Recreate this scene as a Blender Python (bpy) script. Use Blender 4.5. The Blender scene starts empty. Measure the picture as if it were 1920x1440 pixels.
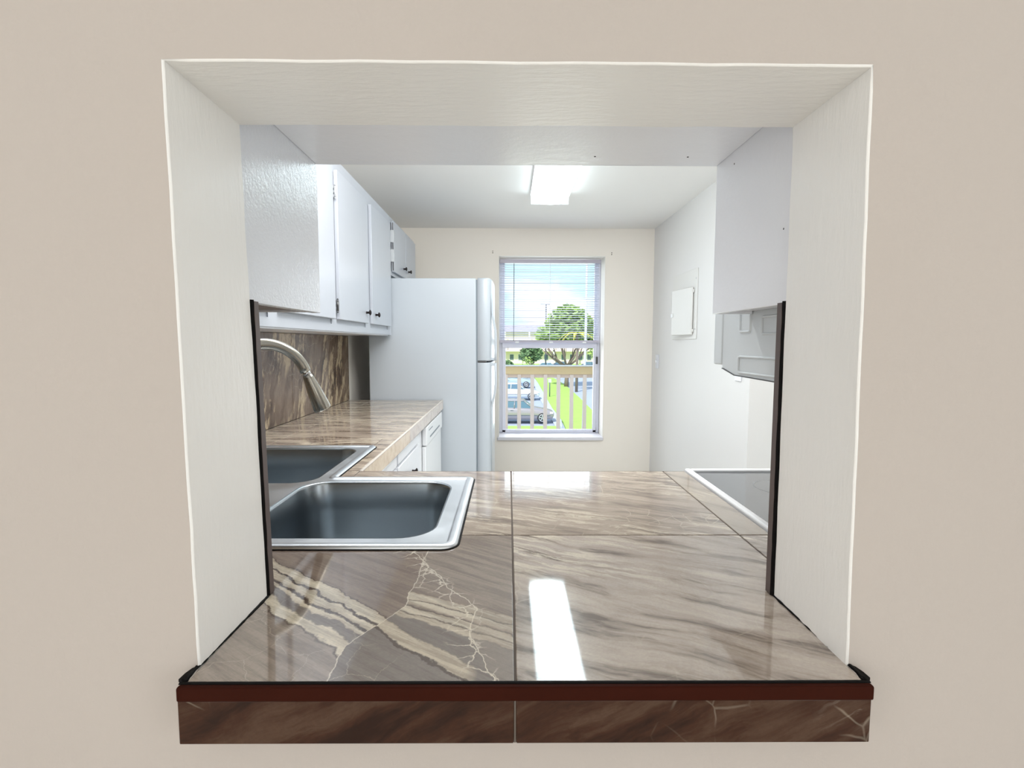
import bpy, bmesh, math, random
from mathutils import Vector, Matrix, noise as mnoise
from mathutils.geometry import tessellate_polygon
random.seed(7)
C = bpy.context.scene.collection
SC = bpy.context.scene
E = 1.295          # eye height; depths y, heights z below are written relative to the eye

# ---------------------------------------------------------------- camera, world, lights, exposure
cam_d = bpy.data.cameras.new('camera'); cam = bpy.data.objects.new('camera', cam_d); C.objects.link(cam)
cam_d.sensor_width = 36; cam_d.lens = 36*975/1920; cam_d.clip_start = .02; cam_d.clip_end = 2000
ya, th, ro = math.radians(.41), math.radians(4.52), math.radians(.12)
fw = Vector((math.sin(ya)*math.cos(th), math.cos(ya)*math.cos(th), -math.sin(th)))
rt = Vector((math.cos(ya), -math.sin(ya), 0)); up = rt.cross(fw)
M0 = Matrix((rt, up, -fw)).transposed()
M0 = M0 @ Matrix.Rotation(ro, 3, 'Z')
cam.matrix_world = Matrix.Translation((0, 0, E)) @ M0.to_4x4()
SC.camera = cam
SC.view_settings.view_transform = 'Standard'; SC.view_settings.look = 'None'
SC.view_settings.gamma = 1; SC.view_settings.use_curve_mapping = False
SC.view_settings.exposure = 0.82

W = bpy.data.worlds.new('sky'); SC.world = W; W.use_nodes = True
nt = W.node_tree; nt.nodes.clear()
def wn(t, **k):
    n = nt.nodes.new(t)
    for a, b in k.items(): setattr(n, a, b)
    return n
tc = wn('ShaderNodeTexCoord'); sep = wn('ShaderNodeSeparateXYZ'); nt.links.new(tc.outputs['Generated'], sep.inputs[0])
mp = wn('ShaderNodeMapping'); mp.inputs['Scale'].default_value = (1, 1, 2.6); mp.inputs['Rotation'].default_value = (0, .5, 0)
nt.links.new(tc.outputs['Generated'], mp.inputs[0])
nz = wn('ShaderNodeTexNoise'); nz.inputs['Scale'].default_value = 5.5; nz.inputs['Detail'].default_value = 5; nz.inputs['Roughness'].default_value = .5
nt.links.new(mp.outputs[0], nz.inputs['Vector'])
cr = wn('ShaderNodeValToRGB'); cr.color_ramp.elements[0].position = .44; cr.color_ramp.elements[1].position = .56
nt.links.new(nz.outputs['Fac'], cr.inputs['Fac'])
gr = wn('ShaderNodeValToRGB'); gr.color_ramp.elements[0].position = 0; gr.color_ramp.elements[0].color = (.62, .93, 1.0, 1)
gr.color_ramp.elements[1].position = .7; gr.color_ramp.elements[1].color = (.3, .62, .95, 1)
nt.links.new(sep.outputs['Z'], gr.inputs['Fac'])
mx = wn('ShaderNodeMix', data_type='RGBA'); nt.links.new(cr.outputs['Color'], mx.inputs['Factor'])
nt.links.new(gr.outputs['Color'], mx.inputs['A']); mx.inputs['B'].default_value = (1.0, 1.0, 1.0, 1)
bg = wn('ShaderNodeBackground'); bg.inputs['Strength'].default_value = .70
nt.links.new(mx.outputs['Result'], bg.inputs['Color'])
wo = wn('ShaderNodeOutputWorld'); nt.links.new(bg.outputs[0], wo.inputs[0])

def light(name, kind, loc, rot, energy, color=(1, 1, 1), **k):
    d = bpy.data.lights.new(name, kind); d.energy = energy; d.color = color
    for a, b in k.items(): setattr(d, a, b)
    o = bpy.data.objects.new(name, d); C.objects.link(o); o.location = loc; o.rotation_euler = rot
    return o
R = math.radians
light('sun', 'SUN', (0, 0, 20), (R(38), R(-22), 0), 2.8, (1, .96, .9), angle=R(2))
# daylight from the living room's wide windows behind the camera
light('living_room_daylight', 'AREA', (-.6, -3.45, 1.35), (R(90), 0, 0), 20, (1, .97, .94), shape='RECTANGLE', size=3.4, size_y=1.9)
light('living_room_side_daylight', 'AREA', (2.66, -1.3, 1.4), (R(90), 0, R(90)), 10.5, (1, .97, .94), shape='RECTANGLE', size=1.6, size_y=1.5)
# daylight entering the kitchen window (inside the blind) and the hallway beyond the doorway
light('living_room_added_left_fill', 'AREA', (-2.55, -1.3, 1.4), (R(90), 0, R(-90)), 9.5, (1, .97, .94), shape='RECTANGLE', size=1.6, size_y=1.5)  # added fill lamp to brighten the jambs; the left wall has no window
light('kitchen_added_fill_light', 'AREA', (.05, 1.75, E+.915), (R(38), 0, 0), 19, (1, .985, .97), shape='RECTANGLE', size=1.5, size_y=.35)  # added fill lamp hidden behind the bridge, no fixture around it
light('kitchen_window_daylight', 'AREA', (.39, 5.12, 1.25), (R(90), 0, R(180)), 8, (.93, .97, 1), shape='RECTANGLE', size=.85, size_y=1.5)
light('hallway_daylight', 'AREA', (2.4, 2.2, 2.0), (R(50), 0, 0), 5, (1, .97, .92), shape='RECTANGLE', size=.9, size_y=.9)
KITCHEN_TUBE = 4.6

# ---------------------------------------------------------------- material helpers
def lin(c):
    if isinstance(c, str): c = tuple(int(c[i:i+2], 16) for i in (0, 2, 4))
    r = [x/255 for x in c[:3]]
    return tuple((x/12.92 if x <= .04045 else ((x+.055)/1.055)**2.4) for x in r) + (1,)
class NT:
    def __init__(s, name):
        s.m = bpy.data.materials.new(name); s.m.use_nodes = True; s.t = s.m.node_tree; s.t.nodes.clear()
        s.out = s.n('ShaderNodeOutputMaterial')
    def n(s, t, **k):
        n = s.t.nodes.new(t)
        for a, b in k.items(): setattr(n, a, b)
        return n
    def l(s, a, b): s.t.links.new(a, b)
    def set(s, inp, v):
        if isinstance(v, bpy.types.NodeSocket): s.l(v, inp)
        else: inp.default_value = v
    def math(s, op, a, b=None, c=None, clamp=False):
        n = s.n('ShaderNodeMath', operation=op, use_clamp=clamp); s.set(n.inputs[0], a)
        if b is not None: s.set(n.inputs[1], b)
        if c is not None: s.set(n.inputs[2], c)
        return n.outputs[0]
    def mix(s, f, a, b):
        n = s.n('ShaderNodeMix', data_type='RGBA'); s.set(n.inputs['Factor'], f); s.set(n.inputs['A'], a); s.set(n.inputs['B'], b)
        return n.outputs['Result']
    def noise(s, vec, scale, detail=3, rough=.5, dist=0):
        n = s.n('ShaderNodeTexNoise'); s.l(vec, n.inputs['Vector']); n.inputs['Scale'].default_value = scale
        n.inputs['Detail'].default_value = detail; n.inputs['Roughness'].default_value = rough; n.inputs['Distortion'].default_value = dist
        return n.outputs['Fac']
    def ramp(s, f, stops, interp='LINEAR'):
        n = s.n('ShaderNodeValToRGB'); n.color_ramp.interpolation = interp; e = n.color_ramp.elements
        while len(e) < len(stops): e.new(.5)
        for el, (p, c) in zip(e, stops): el.position = p; el.color = c if len(c) == 4 else lin(c)
        s.l(f, n.inputs['Fac']); return n.outputs['Color']
    def maprange(s, v, a, b, c, d):
        n = s.n('ShaderNodeMapRange'); s.set(n.inputs['Value'], v)
        for i, x in zip(('From Min', 'From Max', 'To Min', 'To Max'), (a, b, c, d)): n.inputs[i].default_value = x
        return n.outputs[0]
    def bsdf(s, color, rough=.5, metal=0, normal=None, **k):
        b = s.n('ShaderNodeBsdfPrincipled'); s.set(b.inputs['Base Color'], color); s.set(b.inputs['Roughness'], rough)
        b.inputs['Metallic'].default_value = metal
        if normal is not None: s.l(normal, b.inputs['Normal'])
        for a, v in k.items(): s.set(b.inputs[a.replace('_', ' ')], v)
        s.l(b.outputs[0], s.out.inputs[0]); return b
    def bump(s, h, strength, dist):
        n = s.n('ShaderNodeBump'); s.l(h, n.inputs['Height']); n.inputs['Strength'].default_value = strength; n.inputs['Distance'].default_value = dist
        return n.outputs[0]
    def pos(s): return s.n('ShaderNodeNewGeometry').outputs['Position']
    def map(s, vec, loc=(0, 0, 0), rot=(0, 0, 0), scale=(1, 1, 1)):
        n = s.n('ShaderNodeMapping'); s.l(vec, n.inputs[0]); n.inputs['Location'].default_value = loc
        n.inputs['Rotation'].default_value = rot; n.inputs['Scale'].default_value = scale; return n.outputs[0]
def plain(name, c, rough=.5, metal=0, var=.04, **k):
    m = NT(name); f = m.noise(m.pos(), 9, 3)
    c1 = lin(c); c0 = tuple(x*(1-var) for x in c1[:3])+(1,)
    m.bsdf(m.mix(f, c0, c1), rough, metal, **k); return m.m
def paint(name, c, rough=.5, scale=90, strength=.25, stretch=(1, 1, 1), var=.04, dist=.002, spec=.5, c2=None):
    m = NT(name); p = m.pos(); q = m.map(p, scale=stretch)
    f = m.noise(q, scale, 4, .6); g = m.noise(p, 2.2, 2)
    c1 = lin(c); c0 = lin(c2) if c2 else tuple(x*(1-var) for x in c1[:3])+(1,)
    b = m.bsdf(m.mix(g, c0, c1), rough, normal=m.bump(f, strength, dist)); b.inputs['Specular IOR Level'].default_value = spec
    return m.m
M = {}
M['wall_near'] = paint('beige_wall_paint', (189, 180, 173), .7, 260, .3, var=.05, spec=.25, dist=.0015)
M['jamb'] = paint('glossy_cream_paint', (246, 245, 242), .38, 110, .6, (1, 1, .25), dist=.002)
M['head'] = paint('glossy_cream_head_paint', (240, 238, 234), .38, 110, .6, (.25, 1, 1), dist=.002)
M['wall_kitchen'] = paint('cream_kitchen_paint', (243, 237, 228), .55, 140, .15, spec=.3)
M['wall_right'] = paint('pale_kitchen_paint', (226, 225, 224), .5, 140, .15, spec=.3)
M['ceiling'] = paint('ceiling_paint', (240, 239, 237), .75, 160, .2, spec=.2)
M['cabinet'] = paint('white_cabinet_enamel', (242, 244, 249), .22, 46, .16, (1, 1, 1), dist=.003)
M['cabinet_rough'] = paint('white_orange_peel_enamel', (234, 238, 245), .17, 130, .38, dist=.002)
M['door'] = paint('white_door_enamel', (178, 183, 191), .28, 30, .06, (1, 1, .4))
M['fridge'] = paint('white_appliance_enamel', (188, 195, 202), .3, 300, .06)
M['gasket'] = plain('grey_gasket', (128, 138, 146), .6)
M['white'] = plain('white_plastic', (236, 238, 240), .35)
M['microwave'] = paint('pale_grey_shell', (214, 220, 223), .38, 200, .05)
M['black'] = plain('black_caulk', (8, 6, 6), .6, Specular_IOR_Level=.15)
M['knob'] = plain('dark_bronze', (42, 36, 36), .32, .7)
M['hinge'] = plain('painted_hinge', (205, 208, 210), .35, .4)
M['hinge_dark'] = plain('worn_hinge', (92, 92, 92), .35, .8)
M['switch'] = plain('switch_plastic', (226, 229, 236), .35)
M['panel'] = paint('painted_metal_panel', (224, 223, 220), .45, 200, .04)
M['vinyl'] = plain('window_vinyl', (214, 216, 228), .35)
M['sill'] = paint('sill_paint', (228, 228, 236), .4, 90, .2, c2=(206, 204, 208))
M['reveal'] = paint('reveal_paint', (240, 236, 228), .5, 120, .1)
M['slat'] = plain('blind_slat', (202, 208, 222), .4)
M['rail_grey'] = plain('blind_rail', (188, 184, 198), .4)
M['wand'] = plain('blind_wand', (120, 130, 140), .3)
M['floor'] = paint('kitchen_floor_vinyl', (240, 236, 228), .4, 20, .05)
M['particle'] = paint('raw_cabinet_underside', (150, 132, 120), .6, 60, .2, c2=(110, 96, 90))
M['cement'] = plain('grey_grout', (96, 86, 78), .8)
M['shadow_wall'] = plain('unpainted_wall', (140, 146, 140), .8)

def steel(name, c, rough, axis_scale, bump=.15):
    m = NT(name); q = m.map(m.pos(), scale=axis_scale); f = m.noise(q, 30, 3, .6); g = m.noise(m.pos(), 14, 3)
    r = m.maprange(g, .3, .7, rough*.85, rough*1.25)
    m.bsdf(lin(c), r, 1.0, normal=m.bump(f, bump, .0006)); return m.m
M['sink_rim'] = steel('satin_sink_rim', (222, 227, 232), .34, (6, 6, 6))
m = NT('brushed_bowl_steel'); m.bsdf(lin((170, 178, 184)), .27, 1.0, Anisotropic=.5); M['sink_bowl'] = m.m
M['nickel'] = steel('brushed_nickel', (176, 172, 162), .24, (60, 60, 4), .1)
M['chrome'] = steel('chrome', (215, 215, 215), .08, (5, 5, 5), 0)

def veined(name, rot=(0, 0, 0), loc=(0, 0, 0), dark=(84, 70, 60), mid=(126, 110, 96), light=(150, 135, 120), cream=(205, 192, 168),
           creamy=.5, streak=13, web=.5, ymask=None, rough=.05, ior=1.9, contrast=1.0):
    m = NT(name); p = m.map(m.map(m.pos(), loc=loc), rot=rot)
    # warp
    w = m.n('ShaderNodeTexNoise'); m.l(p, w.inputs['Vector']); w.inputs['Scale'].default_value = 5; w.inputs['Detail'].default_value = 4
    vm = m.n('ShaderNodeVectorMath', operation='MULTIPLY_ADD'); m.l(w.outputs['Color'], vm.inputs[0]); vm.inputs[1].default_value = (.07, .07, .07); m.l(p, vm.inputs[2])
    pw = vm.outputs[0]
    s1 = m.noise(m.map(pw, scale=(1.6, streak, streak)), 2.2, 6, .62)
    s2 = m.noise(m.map(pw, loc=(3, 1, 2), scale=(2.6, streak*2.4, streak*2.4)), 1.9, 5, .7)
    base = m.ramp(s1, [(.36, lin(dark)), (.48, lin(mid)), (.6, lin(light)), (.72, lin(mid))])
    big = m.noise(m.map(p, loc=(7, 3, 1), scale=(1, 2.2, 2.2)), 2.6, 2, .5)
    cm = m.math('MULTIPLY', m.ramp(s2, [(.50, (0, 0, 0, 1)), (.56, (1, 1, 1, 1)), (.64, (1, 1, 1, 1)), (.66, (.1, .1, .1, 1))]), m.maprange(big, .62-creamy*.3, .72-creamy*.3, 0, 1))
    if ymask:
        sy_ = m.n('ShaderNodeSeparateXYZ'); m.l(m.pos(), sy_.inputs[0]); cm = m.math('MULTIPLY', cm, m.maprange(sy_.outputs[1], ymask[0], ymask[1], .12, 1))
    col = m.mix(m.math('MULTIPLY', cm, .85*contrast), base, lin(cream))
    fine = m.noise(pw, 240, 2, .6)
    col = m.mix(m.maprange(fine, .35, .65, 0, .14), col, lin(dark))
    vo = m.n('ShaderNodeTexVoronoi', feature='DISTANCE_TO_EDGE'); m.l(m.map(pw, scale=(1.4, 1, 1)), vo.inputs['Vector']); vo.inputs['Scale'].default_value = 16
    ln = m.maprange(vo.outputs['Distance'], 0.0, .03, 1, 0)
    wm = m.maprange(m.noise(m.map(p, loc=(1, 8, 4)), 4.5, 3, .6), .53, .62, 0, web)
    col = m.mix(m.math('MULTIPLY', ln, wm), col, lin((214, 203, 182)))
    b = m.bsdf(col, rough, IOR=ior)
    return m.m
R_ = math.radians
M['tile_mid'] = veined('polished_brown_stone_tile_with_pale_streaks', (0, 0, R_(22)), (.3, .2, 0), creamy=.75, dark=(124, 110, 100), mid=(160, 146, 133), light=(178, 164, 150), cream=(212, 200, 180))
M['tile_near_right'] = veined('polished_brown_stone_tile', (0, 0, R_(26)), (1.35, .62, 0), creamy=.9, web=.3, ymask=(.80, .93), dark=(104, 90, 80), mid=(170, 157, 146), light=(188, 176, 165), cream=(236, 226, 206))
M['tile_left'] = veined('polished_brown_stone_tile_left', (0, 0, R_(4)), (2.1, .4, 0), creamy=.8, dark=(106, 90, 78), mid=(158, 143, 129), light=(182, 167, 151), cream=(216, 203, 182), streak=9)
M['tile_strip'] = veined('polished_beige_stone_strip', (0, 0, R_(60)), (.9, 3, 0), creamy=.1, dark=(142, 130, 118), mid=(164, 152, 138), light=(172, 160, 146), web=.1)
M['tile_skirt'] = veined('dark_brown_stone_tile', (0, R_(25), 0), (.3, .2, 5), creamy=.05, dark=(38, 16, 5), mid=(60, 34, 20), light=(80, 58, 44), cream=(120, 106, 94), web=.3, rough=.25, ior=1.3)
M['tile_splash'] = veined('brown_stone_backsplash_tile', (R_(18), R_(90), 0), (.2, .1, .55), creamy=.8, dark=(70, 54, 44), mid=(112, 94, 80), light=(138, 120, 104), cream=(206, 186, 154), streak=4.5, rough=.12, ior=1.5)
M['edge_tile'] = veined('window_lit_stone_edge_tile', (0, 0, 0), (5, 1, 0), creamy=.2, dark=(196, 182, 172), mid=(212, 199, 190), light=(222, 210, 200), cream=(232, 222, 206), web=0, rough=.2)  # window light on the counter edge is mixed into this light tone
M['edge_tile_warm'] = veined('window_lit_warm_edge_tile', (0, 0, 0), (5, 3, 0), creamy=.2, dark=(210, 188, 164), mid=(222, 202, 178), light=(230, 212, 190), cream=(236, 222, 200), web=0, rough=.2)  # warmer near piece, window light mixed into its colour as well
M['trim_bar'] = plain('dark_reddish_brown_trim', (56, 20, 9), .6, var=.3, Specular_IOR_Level=.06)
M['trim_line'] = plain('pale_trim_line', (214, 206, 196), .3)

def banded_tile():
    m = NT('polished_brown_stone_tile_with_cream_bands'); p = m.pos()
    wv = m.n('ShaderNodeTexNoise'); m.l(p, wv.inputs['Vector']); wv.inputs['Scale'].default_value = 11; wv.inputs['Detail'].default_value = 6
    wv.inputs['Roughness'].default_value = .62
    sw = m.n('ShaderNodeSeparateXYZ'); m.l(wv.outputs['Color'], sw.inputs[0])
    n1 = m.math('SUBTRACT', sw.outputs[0], .5); n2 = m.math('SUBTRACT', sw.outputs[1], .5); n3 = m.math('SUBTRACT', sw.outputs[2], .5)
    s = m.n('ShaderNodeSeparateXYZ'); m.l(p, s.inputs[0]); x, y = s.outputs[0], s.outputs[1]
    v = m.math('ADD', m.math('MULTIPLY', x, .643), m.math('MULTIPLY', y, .766)); v = m.math('ADD', v, m.math('MULTIPLY', n1, .05))
    v2 = m.math('ADD', m.math('MULTIPLY', x, .469), m.math('MULTIPLY', y, .883)); v2 = m.math('ADD', v2, m.math('MULTIPLY', n1, .04))
    tau, gry, crm, crm2, drk, taul = (144, 128, 116), (130, 121, 114), (222, 211, 190), (204, 191, 170), (84, 70, 62), (158, 145, 133)
    def st(a, b, lst): return [((q-a)/(b-a), lin(c)) for q, c in lst]
    fL = m.maprange(v, .30, .46, 0, 1)
    rl = m.ramp(fL, st(.30, .46, [(.30, taul), (.333, taul), (.336, drk), (.339, crm), (.354, crm), (.357, gry), (.372, gry), (.374, crm2), (.380, crm), (.3825, drk), (.386, drk), (.388, crm2),
                               (.396, crm), (.4005, crm), (.4025, drk), (.4055, drk), (.4075, crm), (.418, crm), (.426, crm2), (.4275, drk), (.430, tau), (.46, tau)]))
    fR = m.maprange(v2, .50, .68, 0, 1)
    rr = m.ramp(fR, st(.50, .68, [(.50, gry), (.533, gry), (.555, gry), (.557, crm2), (.566, crm2), (.568, drk), (.571, crm), (.581, crm2), (.583, drk), (.585, tau), (.590, crm2), (.600, crm), (.602, drk),
                               (.605, crm2), (.618, crm), (.622, crm2), (.624, tau), (.68, taul)]))
    low = m.maprange(m.math('ABSOLUTE', m.math('SUBTRACT', v, .413)), .010, .013, 1, 0)
    lowm = m.math('MULTIPLY', low, m.maprange(x, -.05, -.035, 1, 0))
    lowe = m.math('MULTIPLY', m.maprange(m.math('ABSOLUTE', m.math('SUBTRACT', v, .3995)), .0015, .003, 1, 0), m.maprange(x, -.05, -.035, 1, 0))
    # cracks
    f = m.maprange(y, .636, .735, -.206, -.150); f = m.math('ADD', f, m.math('MULTIPLY', n2, .03))
    g1 = m.maprange(y, .73, .93, -.046, -.175); g2 = m.maprange(y, .563, .654, .030, 0.0); g = m.math('ADD', m.math('ADD', g1, g2), m.math('MULTIPLY', n3, .04))
    df = m.math('SUBTRACT', x, f); dg = m.math('SUBTRACT', x, g)
    right = m.maprange(df, -.0006, .0006, 0, 1)
    rcol = m.mix(m.maprange(v, .385, .40, 0, .9), lin(gry), rr); 
    rcol = m.mix(lowm, rcol, lin(crm2)); rcol = m.mix(lowe, rcol, lin(drk))
    fade = m.math('MULTIPLY', m.maprange(dg, 0, .002, 0, .35), 1)
    rcol = m.mix(fade, rcol, lin(taul))
    col = m.mix(right, rl, rcol)
    bottom = m.maprange(v, .338, .332, 0, 1)
    # mottling
    st2 = m.noise(m.map(m.map(p, rot=(0, 0, R_(34))), scale=(2, 26, 1)), 3, 6, .75)
    col = m.mix(m.maprange(st2, .44, .60, 0, .42), col, lin((84, 70, 62)))
    col = m.mix(m.maprange(m.noise(p, 240, 2, .6), .35, .65, 0, .12), col, lin((70, 58, 50)))
    # webs near the cracks
    vo = m.n('ShaderNodeTexVoronoi', feature='DISTANCE_TO_EDGE'); vo.inputs['Scale'].default_value = 34
    vm = m.n('ShaderNodeVectorMath', operation='MULTIPLY_ADD'); m.l(wv.outputs['Color'], vm.inputs[0]); vm.inputs[1].default_value = (.05, .05, .05); m.l(p, vm.inputs[2])
    m.l(vm.outputs[0], vo.inputs['Vector'])
    ln = m.maprange(vo.outputs['Distance'], .004, .045, 1, 0)
    nearg = m.maprange(m.math('ABSOLUTE', m.math('ADD', dg, .012)), .008, .030, 1, 0)
    topr = m.math('MULTIPLY', m.math('MULTIPLY', right, m.maprange(dg, 0, .004, 1, 0)), m.maprange(y, .77, .80, 0, 1))
    k = m.math('MULTIPLY', ln, m.math('MAXIMUM', m.math('MULTIPLY', nearg, .9), m.math('MULTIPLY', topr, .7)))
    e1 = m.maprange(m.math('ABSOLUTE', df), .0002, .0012, .8, 0); e2 = m.maprange(m.math('ABSOLUTE', dg), .0003, .0014, .85, 0)
    k = m.math('MAXIMUM', k, m.math('MAXIMUM', e1, e2))
    vo2 = m.n('ShaderNodeTexVoronoi', feature='DISTANCE_TO_EDGE'); vo2.inputs['Scale'].default_value = 13; m.l(vm.outputs[0], vo2.inputs['Vector'])
    k2 = m.math('MULTIPLY', m.maprange(vo2.outputs['Distance'], 0, .010, .28, 0), m.maprange(v, .40, .34, 0, 1))
    col = m.mix(m.math('MAXIMUM', k, k2), col, lin((226, 216, 198)))
    m.bsdf(col, .05, IOR=1.9); return m.m
M['tile_near_left'] = banded_tile()

def emit(name, c, s):
    m = NT(name); e = m.n('ShaderNodeEmission'); e.inputs[0].default_value = c; e.inputs[1].default_value = s; m.l(e.outputs[0], m.out.inputs[0]); return m.m
M['tube'] = emit('lit_fluorescent_diffuser', (.80, .95, 1, 1), KITCHEN_TUBE)
def glass(name, tint=(1, 1, 1, 1), refl=.07):
    m = NT(name); a = m.n('ShaderNodeBsdfTransparent'); a.inputs[0].default_value = tint; g = m.n('ShaderNodeBsdfGlossy'); g.inputs['Roughness'].default_value = .02
    lw = m.n('ShaderNodeLayerWeight'); lw.inputs[0].default_value = .2
    x = m.n('ShaderNodeMixShader'); m.l(m.math('MULTIPLY', lw.outputs['Fresnel'], refl*4, clamp=True), x.inputs[0]); m.l(a.outputs[0], x.inputs[1]); m.l(g.outputs[0], x.inputs[2]); m.l(x.outputs[0], m.out.inputs[0]); return m.m
M['glass'] = glass('window_glass')
m = NT('speckled_black_cooktop_glass'); vo = m.noise(m.pos(), 700, 2, .6)
m.bsdf(m.ramp(vo, [(.45, lin((64, 66, 70))), (.62, lin((108, 110, 114)))]), .06, IOR=2.7); M['cooktop'] = m.m
M['burner'] = plain('faint_burner_ring', (110, 112, 116), .1)

# ---------------------------------------------------------------- geometry helpers (all z relative to the eye)
class MB:
    def __init__(s): s.bm = bmesh.new(); s.mats = []
    def mi(s, mat):
        if mat is None: return 0
        if mat not in s.mats: s.mats.append(mat)
        return s.mats.index(mat)
    def box(s, x0, x1, y0, y1, z0, z1, b=0, seg=2, mat=None, M4=None):
        vs = [s.bm.verts.new((x, y, z)) for x in (x0, x1) for y in (y0, y1) for z in (z0, z1)]
        F = [(0, 1, 3, 2), (4, 6, 7, 5), (0, 4, 5, 1), (2, 3, 7, 6), (0, 2, 6, 4), (1, 5, 7, 3)]
        fs = [s.bm.faces.new([vs[i] for i in f]) for f in F]
        k = s.mi(mat)
        for f in fs: f.material_index = k
        if M4 is not None: bmesh.ops.transform(s.bm, matrix=M4, verts=vs)
        if b:
            es = list({e for f in fs for e in f.edges})
            r = bmesh.ops.bevel(s.bm, geom=es, offset=b, segments=seg, affect='EDGES', profile=.5)
            for f in r['faces']: f.material_index = k; f.smooth = True
        return s
    def prism(s, poly, ax, a, b, mat=None, smooth=False):
        # poly in the two other axes in order (x,y,z minus ax)
        def pt(u, v, w): return {0: (w, u, v), 1: (u, w, v), 2: (u, v, w)}[ax]
        k = s.mi(mat)
        A = [s.bm.verts.new(pt(u, v, a)) for u, v in poly]; B = [s.bm.verts.new(pt(u, v, b)) for u, v in poly]
        n = len(poly); fs = [s.bm.faces.new(A), s.bm.faces.new(B[::-1])]
        for i in range(n):
            f = s.bm.faces.new([A[i], B[i], B[(i+1) % n], A[(i+1) % n]]); f.smooth = smooth; fs.append(f)
        for f in fs: f.material_index = k
        return fs
    def rings(s, loops, cap0=False, cap1=False, closed=True, smooth=True, mat=None):
        k = s.mi(mat); V = [[s.bm.verts.new(p) for p in L] for L in loops]
        n = len(V[0])
        for a, b in zip(V, V[1:]):
            for i in range(n if closed else n-1):
                j = (i+1) % n
                f = s.bm.faces.new([a[i], a[j], b[j], b[i]]); f.smooth = smooth; f.material_index = k
        if cap0: f = s.bm.faces.new(V[0][::-1]); f.material_index = k
        if cap1: f = s.bm.faces.new(V[-1]); f.material_index = k
        return V
    def tube(s, pts, r, n=14, mat=None, caps=True):
        pts = [Vector(p) for p in pts]; loops = []; prev = None
        for i, p in enumerate(pts):
            t = (pts[min(i+1, len(pts)-1)]-pts[max(i-1, 0)]).normalized()
            if prev is None: u = t.orthogonal().normalized()
            else: u = (prev-t*prev.dot(t)).normalized()
            prev = u; v = t.cross(u); rr = r[i] if isinstance(r, (list, tuple)) else r
            loops.append([p+(u*math.cos(2*math.pi*k/n)+v*math.sin(2*math.pi*k/n))*rr for k in range(n)])
        s.rings(loops, caps, caps, mat=mat); return s
    def lathe(s, c, axis, prof, n=20, mat=None):
        # prof: (distance along axis, radius)
        a = Vector(axis).normalized(); c = Vector(c); u = a.orthogonal().normalized(); v = a.cross(u)
        s.rings([[c+a*d+(u*math.cos(2*math.pi*k/n)+v*math.sin(2*math.pi*k/n))*max(r, .0002) for k in range(n)] for d, r in prof], True, True, mat=mat); return s
    def build(s, name, mat, parent=None, label=None):
        bmesh.ops.recalc_face_normals(s.bm, faces=s.bm.faces)
        me = bpy.data.meshes.new(name)
        vs = [v.co for v in s.bm.verts]
        if parent is not None:
            o0 = WL[parent.name]
        else:
            mn = [min(v[i] for v in vs) for i in range(3)]; mx_ = [max(v[i] for v in vs) for i in range(3)]
            o0 = Vector(((mn[0]+mx_[0])/2, (mn[1]+mx_[1])/2, mn[2]+E))
        for v in s.bm.verts: v.co = v.co+Vector((0, 0, E))-o0
        s.bm.to_mesh(me); s.bm.free()
        if s.mats:
            for q in s.mats: me.materials.append(M[q])
        else: me.materials.append(M[mat] if isinstance(mat, str) else mat)
        o = bpy.data.objects.new(name, me); C.objects.link(o)
        if parent is not None: o.parent = parent; WL[o.name] = o0
        else: o.location = o0; WL[o.name] = o0
        if label: o['label'] = label
        return o
WL = {}
def thing(name, label, cat, loc, group=None, kind=None):
    o = bpy.data.objects.new(name, None); C.objects.link(o); o.location = (loc[0], loc[1], loc[2]+E); o.empty_display_size = .05
    WL[o.name] = Vector(o.location)
    return tag(o, label, cat, group, kind)
def tag(o, label=None, cat=None, group=None, kind=None):
    for k, v in (('label', label), ('category', cat), ('group', group), ('kind', kind)):
        if v: o[k] = v
    return o
def bx(name, mat, parent, *a, b=0, label=None, seg=2): return MB().box(*a, b=b, seg=seg).build(name, mat, parent, label)
FL = -E
D0, D1, D2, D3 = .592, .765, 4.783, 5.03     # faces of the pass-through wall, window wall
XL, XR, CZ = -1.075, 1.322, 1.03

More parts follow.
